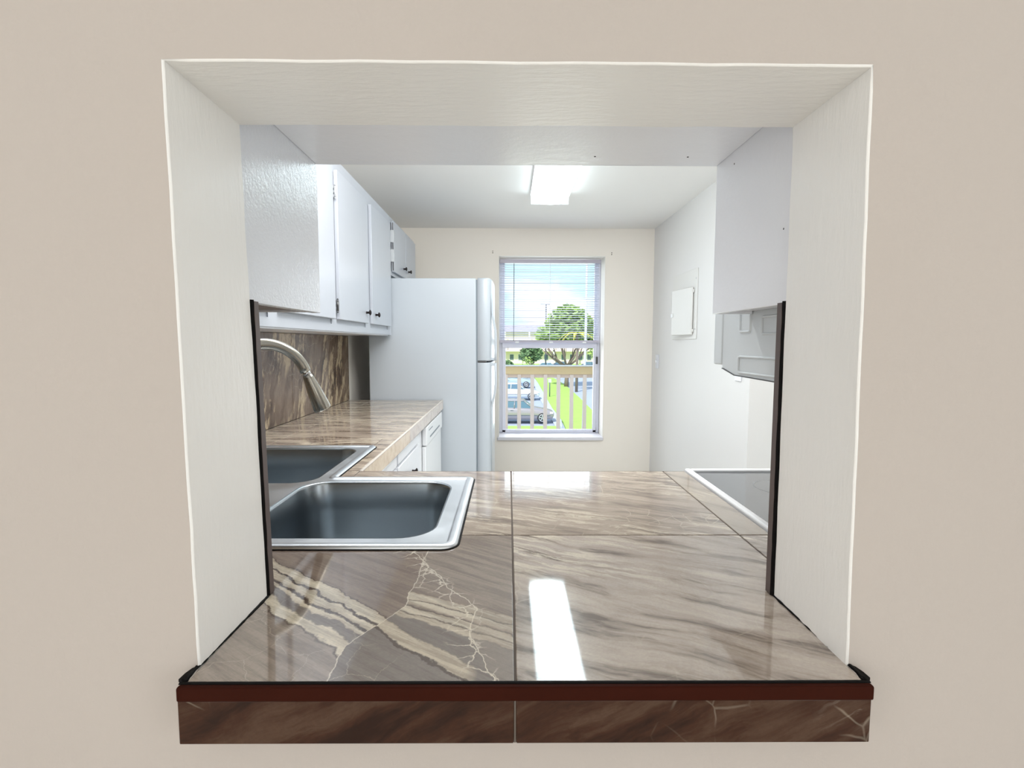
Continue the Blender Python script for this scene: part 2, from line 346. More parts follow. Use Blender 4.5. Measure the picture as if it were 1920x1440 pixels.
# ================================================================ SETTING
# pass-through wall with the opening (front face beige, jambs glossy cream)
def front_wall():
    s = MB(); bm = s.bm
    for k in ('wall_near', 'jamb', 'head', 'wall_kitchen'): s.mi(k)
    Fo = [(-2.6, D0, FL), (2.7, D0, FL), (2.7, D0, CZ+.1), (-2.6, D0, CZ+.1)]
    def edge(a, b, n):   # hand-painted, slightly wavering arrises
        return [tuple(a[i]+(b[i]-a[i])*t/n for i in range(3)) for t in range(n)]
    BL, BR, TR, TL = (-.3665, -.41), (.4070, -.41), (.3985, .3035), (-.3755, .3055)
    bl, br, tr, tl = (-.3645, -.41), (.406, -.41), (.4045, .3065), (-.380, .3065)
    N = 26
    def loop(cs, y, amp, seed, off=0):
        P = []
        for a, b in zip(cs, cs[1:]+cs[:1]):
            for t in range(N):
                u = a[0]+(b[0]-a[0])*t/N; v = a[1]+(b[1]-a[1])*t/N
                w = amp*(mnoise.noise(Vector((u*16+seed, v*16, y*3)))) if t else 0
                du, dv = (b[0]-a[0]), (b[1]-a[1]); L = math.hypot(du, dv)
                P.append((u-dv/L*(w+off), y, v+du/L*(w+off)))
        return P
    cf, cb = [BL, BR, TR, TL], [bl, br, tr, tl]
    L0 = loop(cf, D0, .0010, 1, -.0018); L1 = loop(cf, D0-.0003, .0010, 1, -.0010); L2 = loop(cf, D0+.0025, .0012, 1, .0008)
    L3 = loop(cb, D1-.002, .0012, 5, 0); L4 = loop(cb, D1, .0012, 5, -.0015)
    V = s.rings([L0, L1, L2, L3, L4], smooth=True)
    for f in bm.faces:
        c = f.calc_center_median(); f.normal_update(); f.material_index = 0 if c.y < D0-.0001 else (2 if c.z > .29 and abs(f.normal.z) > .5 else 1)
    for e in bm.edges:
        a, b = e.verts[0].co, e.verts[1].co
        if abs(a.y-b.y) > .1 or (abs(a.y-b.y) < 1e-5 and (a.y > D0+.002)): e.smooth = False
    # flat face fill
    def plate(inner, outer, mi):
        o = [bm.verts.new(p) for p in outer]
        n = len(inner); q = n//4
        for k in range(4):
            seg = [inner[(k*q+i) % n] for i in range(q+1)]
            f = bm.faces.new([o[k], o[(k+1) % 4]]+seg[::-1]); f.material_index = mi
    plate(V[0], Fo, 0)
    plate(V[-1], [(x, D1, z) for x, y, z in Fo], 3)
    o = s.build('wall_front', None); tag(o, kind='structure')
front_wall()
def struct(name, mat, *a, b=0): return tag(bx(name, mat, None, *a, b=b), kind='structure')
def quadwall(name, mat, boxes):
    s = MB()
    for q in boxes: s.box(*q)
    return tag(s.build(name, mat), kind='structure')
struct('floor', 'floor', -2.7, 4.2, -3.7, D3, FL-.1, FL)
struct('ceiling', 'ceiling', XL-.05, 4.2, D1, D3, CZ, CZ+.1)
struct('ceiling_living', 'ceiling', -2.7, 2.8, -3.7, D1, CZ+.1, CZ+.2)
struct('wall_left', 'wall_kitchen', XL-.12, XL, D1, D3, FL, CZ)
struct('wall_right', 'wall_right', XR, XR+.14, 2.83, D2, FL, CZ)
struct('wall_hall_side', 'wall_near', XR+.14, 4.2, 2.83, 2.97, FL, CZ)
struct('wall_range_side', 'wall_kitchen', XR+.001, XR+.14, D1, 1.75, FL, CZ)
struct('wall_living_left', 'wall_near', -2.7, -2.6, -3.7, D0, FL, CZ+.1)
quadwall('wall_living_right', 'wall_near', [(2.7, 2.8, -3.7, -2.2, FL, CZ+.1), (2.7, 2.8, -.4, D1, FL, CZ+.1), (2.7, 2.8, -2.2, -.4, FL, -.7), (2.7, 2.8, -2.2, -.4, .85, CZ+.1)])
quadwall('wall_living_back', 'wall_near', [(-2.7, -2.4, -3.7, -3.6, FL, CZ+.1), (1.2, 2.8, -3.7, -3.6, FL, CZ+.1), (-2.4, 1.2, -3.7, -3.6, .95, CZ+.1)])
WX0, WX1, WZ0, WZ1 = -.089, .879, -.888, .786
quadwall('wall_back', 'wall_kitchen', [(XL-.12, WX0, D2, D3, FL, CZ), (WX1, 4.2, D2, D3, FL, CZ), (WX0, WX1, D2, D3, WZ1, CZ), (WX0, WX1, D2, D3, FL, WZ0)])
struct('wall_hall_right', 'wall_near', 4.1, 4.2, 2.97, D2, FL, CZ)
# caulk seams where the jambs meet the stone shelf
def caulk(name, pts, w, h, seed, zb=-.3845):
    s = MB(); A = []; n = 40
    for i in range(n+1):
        t = i/n; x = pts[0][0]+(pts[1][0]-pts[0][0])*t; y = pts[0][1]+(pts[1][1]-pts[0][1])*t
        k = 1+.6*mnoise.noise(Vector((t*14, seed, 0)))
        A.append([(x-w*k, y, zb), (x-w*.6*k, y, zb+h*k), (x+w*.5*k, y, zb+h*k*.6), (x+w*k, y, zb)])
    s.rings(A, True, True); return tag(s.build(name, 'black'), kind='structure')
caulk('trim_1', ((-.3690, .566), (-.3650, .764)), .0030, .0025, 1)
caulk('trim_2', ((.4105, .566), (.4065, .764)), .0026, .0022, 2)

# ---------------------------------------------------------------- window
w1 = thing('window_1', None, None, (.395, 4.97, WZ0), kind='structure')
YF = 4.985
s = MB(); fx0, fx1 = WX0+.003, WX1-.003
for q in ((fx0, fx0+.03, YF, YF+.045, WZ0+.0225, WZ1-.036), (fx1-.032, fx1, YF, YF+.045, WZ0+.0225, WZ1-.036), (fx0, fx1, YF, YF+.045, WZ1-.035, WZ1-.003), (fx0+.031, fx1-.033, YF+.001, YF+.044, WZ0+.022, WZ0+.05), (fx0, fx1, YF-.018, YF+.046, WZ0+.001, WZ0+.0215)):
    s.box(*q, b=.003, seg=1)
s.build('window_frame', 'vinyl', w1)
s = MB()
for q in ((fx0+.028, fx0+.06, YF-.012, YF+.018, -.862, .01), (fx1-.062, fx1-.03, YF-.012, YF+.018, -.862, .01), (fx0+.028, fx1-.03, YF-.014, YF+.018, -.05, .004), (fx0+.028, fx1-.03, YF-.012, YF+.018, -.868, -.838)):
    s.box(*q, b=.003, seg=1)
lower = s.build('window_sash', 'vinyl', w1)
bx('pane', 'glass', lower, fx0+.055, fx1-.055, YF+.002, YF+.006, -.845, -.04)
s = MB()
for q in ((fx0+.028, fx0+.052, YF+.02, YF+.042, -.03, WZ1-.03), (fx1-.056, fx1-.03, YF+.02, YF+.042, -.03, WZ1-.03), (fx0+.028, fx1-.03, YF+.02, YF+.042, -.03, .01)):
    s.box(*q, b=.003, seg=1)
upper = s.build('window_sash', 'vinyl', w1)
bx('pane', 'glass', upper, fx0+.048, fx1-.05, YF+.028, YF+.032, 0, WZ1-.032)
s = MB(); s.box(WX0-.012, WX1+.002, 4.752, YF+.01, WZ0-.012, WZ0+.018, b=.006)
s.build('window_sill', 'sill', w1)
s = MB()
for q in ((WX0-.001, WX0+.003, D2-.004, YF, WZ0+.02, WZ1), (WX1-.003, WX1+.002, D2-.004, YF, WZ0+.02, WZ1), (WX0, WX1, D2-.004, YF, WZ1-.003, WZ1+.002)): s.box(*q)
s.build('window_reveal', 'reveal', w1)
for xx in (.07, .62): bx('tilt_latch', 'white', w1, xx, xx+.045, YF-.022, YF-.010, -.845, -.828, b=.003)
s = MB(); s.box(fx1-.04, fx1-.020, YF-.02, YF-.008, -.20, -.13, b=.003); s.build('sash_lock', 'hinge_dark', w1, 'small bronze sash latch')

bl = thing('window_blind', 'white horizontal mini blind lowered over the upper half of the kitchen window', 'blind', (.395, 4.93, .0))
bx0, bx1 = -.082, .855
bx('headrail', 'rail_grey', bl, bx0, bx1, 4.915, 4.945, .742, .775, b=.003)
sl0 = None
for i in range(33):
    z = .727-i*(.70/33)
    if sl0 is None:
        s = MB(); prof = []
        for k in range(5):
            t = k/4-.5; prof.append((4.93+t*.024, z+.0022-.009*t*t*1.0-t*.0045))
        poly = prof+[(a, b-.0006) for a, b in prof[::-1]]
        s.prism(poly, 0, bx0+.004, bx1-.004); sl0 = s.build('slat', 'slat', bl); zz = z
    else:
        c = sl0.copy(); C.objects.link(c); c.location = (random.uniform(-.001, .001), 0, z-zz); c.rotation_euler = (random.uniform(-.02, .02), random.uniform(-.0012, .0012), 0)
bx('bottom_rail', 'rail_grey', bl, bx0, bx1, 4.918, 4.942, .003, .026, b=.004)
for x in (.05, .39, .74):
    s = MB(); s.box(x-.001, x+.001, 4.916, 4.917, .02, .745); s.box(x-.001, x+.001, 4.943, 4.944, .02, .745); s.build('ladder_cord', 'white', bl)
MB().tube([(.052, 4.905, .735), (.050, 4.905, .02)], .0032, 8).build('tilt_wand', 'wand', bl)
for x in (.065, .385, .70): bx('rail_clip', 'white', bl, x, x+.035, 4.912, 4.946, -.001, .014, b=.002)
for i, (x, z) in enumerate(((-.142, .812), (.935, .80))):
    s = MB(); s.lathe((x, D2-.004, z), (0, 1, 0), [(0, .004), (.004, .005)], 8); s.box(x-.004, x+.004, D2-.003, D2, z+.012, z+.018)
    tag(s.build('wall_anchor', 'cement'), 'leftover screw anchor in cream wall just %s of the window top' % ('left' if i == 0 else 'right'), 'screw anchor', 'leftover anchors beside the window')

# ================================================================ COUNTER
ct = thing('tiled_countertop', 'L-shaped brown polished stone tile countertop with dark front ledge in the pass-through', 'countertop', (0, 1.0, -.52))
ZT = -.385; TH = .009
s = MB()
sub = [(-1.0745, .767), (-.371, .767), (-.371, .596), (.408, .596), (.408, .767), (.530, .767), (.530, 1.536), (-.447, 1.536), (-.447, 3.48), (-1.0745, 3.48)]
hole = [(-.985, .972), (-.125, .972), (-.125, 1.424), (-.515, 1.424), (-.515, 1.878), (-.985, 1.878)]
def poly_prism_hole(s, outer, inner, z0, z1):
    co = [Vector((x, y, 0)) for x, y in outer]; ci = [Vector((x, y, 0)) for x, y in inner]
    tris = tessellate_polygon([co, ci]); allp = outer+inner
    T = [s.bm.verts.new((x, y, z1)) for x, y in allp]; Bm = [s.bm.verts.new((x, y, z0)) for x, y in allp]
    for t in tris:
        s.bm.faces.new([T[i] for i in t]); s.bm.faces.new([Bm[i] for i in reversed(t)])
    for lo, n in ((0, len(outer)), (len(outer), len(inner))):
        for i in range(n):
            a, b = lo+i, lo+(i+1) % n; s.bm.faces.new([T[a], T[b], Bm[b], Bm[a]])
poly_prism_hole(s, sub, hole, -.445, ZT-.0018)
s.build('substrate', 'cement', ct)
G = .0016
def tile(poly, mat, name='tile', z=ZT, label=None):
    s = MB(); c = (sum(p[0] for p in poly)/len(poly), 0)
    # inset by the grout gap
    n = len(poly); P = []
    ar = sum(poly[i][0]*poly[(i+1) % n][1]-poly[(i+1) % n][0]*poly[i][1] for i in range(n)); sg = 1 if ar > 0 else -1
    for i in range(n):
        a, b, c2 = Vector(poly[i-1]), Vector(poly[i]), Vector(poly[(i+1) % n])
        d1 = (b-a).normalized(); d2 = (c2-b).normalized()
        n1 = Vector((-d1.y, d1.x))*sg; n2 = Vector((-d2.y, d2.x))*sg
        P.append(tuple(b+(n1+n2)*G))
    def off(Pp, k):
        out = []
        for i in range(n):
            a, b, c2 = Vector(Pp[i-1]), Vector(Pp[i]), Vector(Pp[(i+1) % n])
            d1 = (b-a).normalized(); d2 = (c2-b).normalized()
            out.append(tuple(b+(Vector((-d1.y, d1.x))+Vector((-d2.y, d2.x)))*sg*k))
        return out
    Q = off(P, .0009)
    V = s.rings([[(x, y, z-TH+.0075) for x, y in P], [(x, y, z-.0008) for x, y in P], [(x, y, z) for x, y in Q]], cap0=True, cap1=True, smooth=False)
    return s.build(name, mat, ct, label)
y0, y1, y2 = .5635, 1.018, 1.539
xA, xB = .0085, .4665
cx, cyn, cyf, cxr, cyb = -.118, .965, 1.432, -.505, 1.885
tile([(-.3665, y0), (xA, y0), (xA, y1), (cx, y1), (cx, cyn), (-.447, cyn), (-.447, .768), (-.3665, .768)], 'tile_near_left')
tile([(xA, y0), (.4085, y0), (.4085, .768), (xB, .768), (xB, y1), (xA, y1)], 'tile_near_right')
tile([(cx, y1), (xA, y1), (xA, y2), (-.447, y2), (-.447, cyf), (cx, cyf)], 'tile_mid')
tile([(xA, y1), (xB, y1), (xB, y2), (xA, y2)], 'tile_mid')
tile([(xB, .768), (.5325, .768), (.5325, y1), (xB, y1)], 'tile_near_right')
tile([(xB, y1), (.5325, y1), (.5325, y2), (xB, y2)], 'tile_strip')
tile([(-1.066, .768), (-.447, .768), (-.447, cyn), (-1.066, cyn)], 'tile_left')
tile([(-1.066, cyn), (-.995, cyn), (-.995, cyb), (-1.066, cyb)], 'tile_left')
tile([(cxr, cyf), (-.447, cyf), (-.447, 2.07), (cxr, 2.07)], 'tile_left')
for ya_, yb_ in ((2.07, 2.53), (2.53, 2.99), (2.99, 3.48)):
    for xa_, xb_ in ((-1.066, -.905), (-.905, -.447)): tile([(xa_, ya_), (xb_, ya_), (xb_, yb_), (xa_, yb_)], 'tile_left')
tile([(-1.066, cyb), (-.905, cyb), (-.905, 2.07), (-1.066, 2.07)], 'tile_left')
tile([(-.905, cyb), (cxr, cyb), (cxr, 2.07), (-.905, 2.07)], 'tile_left')
# front ledge: brown edge bar, dark skirt tiles
s = MB(); s.box(-.3715, .4140, .5545, .5625, -.4022, -.3855, b=.002); s.build('edge_bar', 'trim_bar', ct, 'glossy reddish brown edge bar')
s = MB(); n = 60; A = []
for i in range(n+1):
    t = i/n; x = -.372+.786*t; k = 1+.5*mnoise.noise(Vector((t*30, 3, 1))); A.append([(x, .5608, -.3856), (x, .5620, -.3848+.0004*k), (x, .5645, -.3845+.0003*k), (x, .5655, -.3856)])
s.rings(A, True, True); s.build('grout_line', 'black', ct, 'thin black caulk line behind the edge bar')
for a, b_ in ((-.3722, .0070), (.0095, .4135)):
    bx('skirt_tile', 'tile_skirt', ct, a, b_, .5575, .5915, -.4548, -.4026, b=.0012, seg=1)
bx('ledge_grout', 'cement', ct, -.366, .408, .5637, .5965, -.400, ZT-.0018)
bx('skirt_joint', 'cement', ct, .0071, .0094, .5587, .5905, -.4543, -.4030)
for sx, x0_ in ((-1, -.369), (1, .4105)):
    s = MB()
    P_ = [(x0_, .592), (x0_+sx*.0035, .5875), (x0_+sx*.0060, .578), (x0_+sx*.0065, .567), (x0_+sx*.0005, .5645), (x0_-sx*.004, .566), (x0_-sx*.001, .580)]
    s.prism(P_, 2, -.3865, -.3832)
    s.build('corner_caulk', 'black', ct, 'ragged black caulk at the ledge corners')
# left run front edge tiles, bullnose line
es = [(1.54, 2.30), (2.30, 2.46), (2.46, 2.52), (2.52, 2.98), (2.98, 3.484)]
for i, (a, b_) in enumerate(es):
    bx('edge_tile', 'edge_tile_warm' if i == 0 else 'edge_tile', ct, -.446, -.4385, a+.0012, b_-.0012, -.445, -.389, b=.001, seg=1)
bx('bullnose', 'trim_line', ct, -.4465, -.438, 1.54, 3.484, -.3885, -.3835, b=.0015)
bx('far_edge_bar', 'trim_bar', ct, -.438, .5315, 1.538, 1.543, -.440, -.386)

# backsplash (left wall, and flanking the opening on the kitchen side)
bs = thing('backsplash', 'brown stone tile backsplash between the left counter and upper cabinets', 'backsplash', (XL, 2.2, ZT))
for a, b_ in ((.785, 1.19), (1.19, 1.65), (1.65, 2.11), (2.11, 2.567), (2.567, 3.098), (3.098, 3.482)):
    bx('tile', 'tile_splash', bs, XL+.001, XL+.009, a+.001, b_-.001, ZT+.001, .044, b=.001, seg=1)
M['tile_edge'] = plain('unglazed_brown_tile_edge', (96, 82, 78), .5, var=.3)
def side_splash(label, x0, x1, xe, sg):
    t = thing('pass_through_backsplash', label, 'backsplash', ((x0+x1)/2, D1+.01, ZT))
    xt = xe2 = xe + (0 if sg > 0 else -.0085)
    e0, e1 = xe-sg*.0045, xt-sg*.0045; far_ = x1 if sg > 0 else x0
    s = MB(); s.prism([(e0+sg*.003, ZT+.001), (far_, ZT+.001), (far_, .0585), (e1+sg*.003, .0585)], 1, D1+.004, D1+.017); s.build('tile', 'tile_splash', t)
    s = MB(); s.prism([(e0, ZT+.001), (e0+sg*.0029, ZT+.001), (e1+sg*.0029, .060), (e1, .060)], 1, D1+.0035, D1+.0165); s.build('tile_edge', 'tile_edge', t, 'plain unglazed brown tile edge')
    s = MB(); A = []; n = 70
    for i in range(n+1):
        z = ZT+(.062-ZT)*i/n; k = mnoise.noise(Vector((z*40, xe, 0))); k2 = mnoise.noise(Vector((z*90, xe+4, 0))); xe_ = xe+(xt-xe)*i/n
        A.append([(xe_+sg*.002, D1-.0005, z), (xe_-sg*(.0016+.0012*k+.0008*k2), D1-.0004, z), (xe_-sg*(.0040+.0008*k), D1+.0034, z), (xe_+sg*.002, D1+.0034, z)])
    s.rings(A, True, True, smooth=False); s.build('caulk_joint', 'black', t, 'ragged black caulk joint')
side_splash('narrow dark tile edge lining the right side of the opening under the grey panel', .402, .52, .4065, 1)
side_splash('dark tile edge lining the left side of the opening beside the sink', -1.064, -.3605, -.3670, -1)

# ================================================================ SINK
def rrect(x0, x1, y0, y1, r, z, n=8, rs=None):
    P = []; rs = rs or (r, r, r, r)
    for k, (cx_, cy_, a0) in enumerate(((x1, y1, 0), (x0, y1, 90), (x0, y0, 180), (x1, y0, 270))):
        r_ = rs[k]; ox = cx_-r_ if cx_ == x1 else cx_+r_; oy = cy_-r_ if cy_ == y1 else cy_+r_
        for i in range(n+1):
            a = R_(a0+90*i/n); P.append((ox+r_*math.cos(a), oy+r_*math.sin(a), z))
    return P
SX0, SXR, SXB, SY0, SYM, SY1 = -1.006, -.096, -.486, .942, 1.452, 1.905
def Lloop(o, z, r=.03):
    # corners CCW with signed radii (inner corner concave)
    cs = [(SXR-o, SY0+o), (SXR-o, SYM-o), (SXB-o, SYM-o), (SXB-o, SY1-o), (SX0+o, SY1-o), (SX0+o, SY0+.12+o*.4), (SX0+.12+o*.4, SY0+o)]
    P = []; n = len(cs)
    for i, c in enumerate(cs):
        a = Vector(cs[i-1]); b = Vector(c); d = Vector(cs[(i+1) % n])
        u = (a-b).normalized(); v = (d-b).normalized()
        rr = max(.004, r-o) if i != 2 else .004+o
        if i in (1, 3): rr = max(.004, r*.55-o*.7)
        ang = math.acos(max(-1, min(1, u.dot(v)))); t = rr/math.tan(ang/2)
        p0 = b+u*t; p1 = b+v*t; m_ = (u+v).normalized(); cen = b+m_*(rr/math.sin(ang/2))
        a0 = math.atan2(p0.y-cen.y, p0.x-cen.x); a1 = math.atan2(p1.y-cen.y, p1.x-cen.x); da = (a1-a0+math.pi) % (2*math.pi)-math.pi
        for k in range(7): aa = a0+da*k/6; P.append((cen.x+rr*math.cos(aa), cen.y+rr*math.sin(aa), z))
    return P
sk = thing('corner_sink', 'stainless steel double-bowl corner sink set in the brown tile counter', 'sink', (-.6, 1.3, ZT))
s = MB(); zr = ZT
V = s.rings([Lloop(0, zr+.0003), Lloop(.0015, zr+.0050), Lloop(.006, zr+.0075), Lloop(.016, zr+.0078), Lloop(.0195, zr+.0062), Lloop(.021, zr+.0040), Lloop(.023, zr+.0040)])
inner = [v for v in V[-1]]
B1 = (-.553, -.147, .988, 1.408); B2 = (-.955, -.532, 1.388, 1.862)
zl = zr+.0044
gk = MB(); gk.rings([Lloop(-.0035, ZT-.0002), Lloop(-.0030, ZT+.0016), Lloop(.004, ZT+.0018), Lloop(-.0035, ZT-.0002)]); bmesh.ops.remove_doubles(gk.bm, verts=gk.bm.verts[:], dist=1e-6); tag(gk.build('sink_rim_shadow_line', 'black'), kind='structure')  # black ring stands in for the shadow line under the sink rim
h1 = rrect(*B1[:2], *B1[2:], .075, zl); h2 = rrect(*B2[:2], *B2[2:], .07, zl)
lo = [v.co.copy() for v in inner]; n0 = len(lo)
H1 = [s.bm.verts.new(p) for p in h1]; H2 = [s.bm.verts.new(p) for p in h2]
allv = inner+H1+H2
for t in tessellate_polygon([[Vector((p.x, p.y, 0)) for p in lo], [Vector((p[0], p[1], 0)) for p in h1], [Vector((p[0], p[1], 0)) for p in h2]]):
    try: s.bm.faces.new([allv[i] for i in t])
    except ValueError: pass
s.build('rim', 'sink_rim', sk, 'bright satin steel rim')
def bowl(Bx, r):
    x0, x1, y0_, y1_ = Bx; s = MB(); L = []
    for o, dz, rr in ((0, 0, r), (.003, -.0005, r), (.0055, -.003, r-.004), (.007, -.008, r-.005), (.012, -.08, r-.006), (.016, -.150, r-.008), (.022, -.170, r-.012), (.034, -.184, r-.018), (.055, -.192, r-.03), (.10, -.195, .03)):
        L.append(rrect(x0+o, x1-o, y0_+o, y1_-o, rr, zl+dz))
    cx_, cy_ = (x0+x1)/2, (y0_+y1_)/2; n = len(L[0])
    last = L[-1]
    def circ(rad, z):
        out = []
        for p in last:
            a = math.atan2(p[1]-cy_, p[0]-cx_); out.append((cx_+rad*math.cos(a), cy_+rad*math.sin(a), z))
        return out
    L.append(circ(.055, zl-.198)); L.append(circ(.050, zl-.203)); L.append(circ(.044, zl-.205))
    s.rings(L, cap1=True); b = s.build('bowl', 'sink_bowl', sk, 'brushed dark steel bowl')
    d = MB(); d.lathe((cx_, cy_, zl-.2045), (0, 0, 1), [(0, .043), (.003, .042), (.004, .034), (.0015, .030), (.001, .002)], 20); d.build('drain', 'chrome', b)
bowl(B1, .075); bowl(B2, .07)

# faucet
ex, ey = .707, .707; fbx, fby = -.700, 1.250
def fp(d, z): return (fbx+ex*d, fby+ey*d, z)
fc = thing('faucet', 'brushed nickel pull-down gooseneck faucet arching over the corner sink', 'faucet', (fbx, fby, ZT+.004))
zr0 = ZT+.0045
MB().lathe((fbx, fby, zr0), (0, 0, 1), [(0, .033), (.006, .033), (.010, .027), (.012, .0)], 28).build('base_plate', 'nickel', fc)
MB().lathe((fbx, fby, zr0+.010), (0, 0, 1), [(0, .025), (.05, .024), (.10, .020), (.112, .0165), (.118, .0165)], 28).build('body', 'nickel', fc)
pts = [fp(0, zr0+.11), fp(0, -.20), fp(0, -.15)]
Ra = .112; zc = -.004-Ra
for i in range(0, 25):
    a = R_(180-i*160/24); pts.append(fp(Ra+Ra*math.cos(a), zc+Ra*math.sin(a)))
MB().tube(pts, .0145, 22).build('neck', 'nickel', fc)
p0 = Vector(pts[-1]); tip = Vector(fp(.262, -.183)); dr = (tip-p0).normalized(); Ln = (tip-p0).length
MB().lathe(p0-dr*.002, dr, [(0, .0105), (.0, .011), (.014, .011), (.014, .0102)], 22).build('collar', 'chrome', fc)
hd = MB().lathe(p0+dr*.010, dr, [(0, .010), (.001, .0124), (.010, .0138), (.045, .0190), (Ln-.014, .0238), (Ln-.010, .0230), (Ln-.010, .016), (Ln-.013, .0)], 28).build('spray_head', 'nickel', fc)
hp = Vector((fbx, fby, zr0+.065)); hv = Vector((-.707, .707, 0)); s = MB()
s.lathe(hp+hv*.018, hv, [(0, .014), (.02, .014), (.024, .010)], 20); s.tube([hp+hv*.034, hp+hv*.05+Vector((0, 0, .02)), hp+hv*.06+Vector((0, 0, .075))], [.007, .0065, .0055], 12)
s.build('handle', 'nickel', fc)

# ================================================================ CABINETS
def knob(c, ax, parent, r=.0145, L=.026):
    MB().lathe(c, ax, [(0, .007), (.002, .0065), (L*.45, .0055), (L*.62, .0085), (L*.72, r), (L*.85, r*.98), (L, r*.6), (L+.001, .0)], 18).build('knob', 'knob', parent)
# cabinet left of the opening: blind corner unit with gloss side panel
c = thing('corner_wall_cabinet', 'glossy white upper cabinet end panel hanging left of the pass-through opening', 'cabinet', (-.73, .92, .06))
s = MB(); s.box(-.406, -.388, D1+.001, 1.0855, .0605, .82, b=.0012); s.build('end_panel', 'cabinet_rough', c, 'glossy orange-peel painted end panel')
s = MB(); s.box(XL+.001, -.4065, D1+.001, 1.067, .0720, .815); s.build('body', 'cabinet', c)
bx('bottom_panel', 'particle', c, XL+.001, -.4065, D1+.02, 1.067, .066, .0719, label='unpainted brown underside')
bx('face_frame', 'cabinet', c, -.77, -.4065, 1.0675, 1.0855, .062, .82)
s = MB(); s.lathe((-.47, .86, .0662), (0, 0, -1), [(0, .03), (.0015, .028), (.002, 0)], 18); s.build('bumper', 'black', c)
# bridge over the opening
c = thing('bridge_cabinet', 'white painted boxed bridge spanning above the pass-through between the two upper cabinets', 'cabinet', (0, .9, .355))
bx('bottom_panel', 'cabinet', c, -.3875, .4220, D1+.001, 1.083, .3575, .375, b=.001)
bx('face_panel', 'cabinet', c, -.3875, .4220, 1.067, 1.083, .3755, 1.029)
for x, y in ((.166, 1.03), (.345, 1.03)): MB().lathe((x, y, .3577), (0, 0, -1), [(0, .0022), (.0008, .0018), (.0010, 0)], 8).build('nail_hole', 'black', c)
# right filler cabinet next to the microwave
c = thing('filler_wall_cabinet', 'tall glossy white cabinet side panel right of the pass-through beside the range', 'cabinet', (.45, .88, .06))
bx('end_panel', 'cabinet', c, .4225, .431, D1+.001, 1.083, .0600, 1.029, b=.0012, label='smooth white end panel')
bx('body', 'cabinet', c, .4315, .498, D1+.001, 1.066, .066, 1.029)
bx('face_frame', 'cabinet', c,   .4315, .498, 1.0665, 1.083, .060, 1.029)
for y, z in ((.812, .1755), (1.0, .335)): MB().lathe((.4226, y, z), (-1, 0, 0), [(0, .0018), (.0006, .0014), (.0008, 0)], 8).build('nail_hole', 'hinge_dark', c)
c = thing('over_range_cabinet', 'white upper cabinet above the grey microwave on the right', 'cabinet', (.9, .9, .37))
bx('body', 'cabinet', c, .4995, XR-.002, D1+.001, 1.03, .372, 1.029)
for a, b_ in ((.515, .90), (.91, 1.30)):
    d = bx('door', 'door', c, a, b_, 1.031, 1.049, .39, 1.0, b=.003)
    knob((b_-.04 if a < .6 else a+.04, 1.049, .42), (0, 1, 0), d)

# long run of wall cabinets along the left wall
XF = -.778
run = thing('wall_cabinet_run', 'row of white slab-door upper cabinets along the left wall above the counter', 'cabinet', (-.93, 2.3, .05))
bx('body', 'cabinet', run, XL+.001, XF-.0185, 1.0865, 3.46, .066, .815)
ff = MB()
zb, ztop = .052, .822
stiles = [(1.0865, 1.20), (1.70, 1.78), (2.31, 2.377), (2.853, 2.95), (3.375, 3.46)]
for a, b_ in stiles: ff.box(XF-.018, XF, a, b_, zb, ztop)
ff.box(XF-.018, XF+.0006, 1.086, 3.4605, .752, ztop+.0005); ff.box(XF-.018, XF+.0006, 1.086, 3.4605, zb-.0005, .082); ff.box(XF-.018, XF-.004, 1.0865, 3.46, .081, .12)
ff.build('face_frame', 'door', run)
bx('end_panel', 'cabinet', run, XL+.001, XF, 3.4602, 3.472, .052, .44)
bx('light_rail', 'cabinet', run, XL+.009, XF-.0185, 1.0865, 3.46, .046, .0655)
XD = XF+.018
def slab(y0_, y1_, z0, z1, par, kn=None, hy=None):
    s = MB(); s.box(XF+.0005, XD, y0_, y1_, z0, z1, b=.0025)
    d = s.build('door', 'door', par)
    for gx in (y0_+.028, y1_-.028):
        pass
    if kn: knob((XD, kn[0], kn[1]), (1, 0, 0), d)
    if hy is not None:
        for hz, dk in hy[1:]:
            h = MB(); h.tube([(XF+.012, hy[0], hz-.024), (XF+.012, hy[0], hz+.024)], .0042, 10)
            for q in (-.019, 0, .019): h.box(XF+.0005, XF+.006, hy[0]-.010, hy[0]+.003, hz+q-.006, hz+q+.006, b=.001)
            for q in (-.029, .029): h.lathe((XF+.012, hy[0], hz+q), (0, 0, 1 if q > 0 else -1), [(-.003, .0042), (.001, .0036), (.004, .001)], 10)
            h.build('hinge', dk, d)
    return d
slab(1.215, 1.70, .104, .762, run)
slab(1.765, 2.318, .104, .762, run, (1.80, .17))
slab(2.372, 2.856, .104, .762, run, (2.81, .160), (2.360, (.665, 'hinge'), (.165, 'hinge_dark')))
slab(2.945, 3.415, .104, .762, run, (3.005, .158))
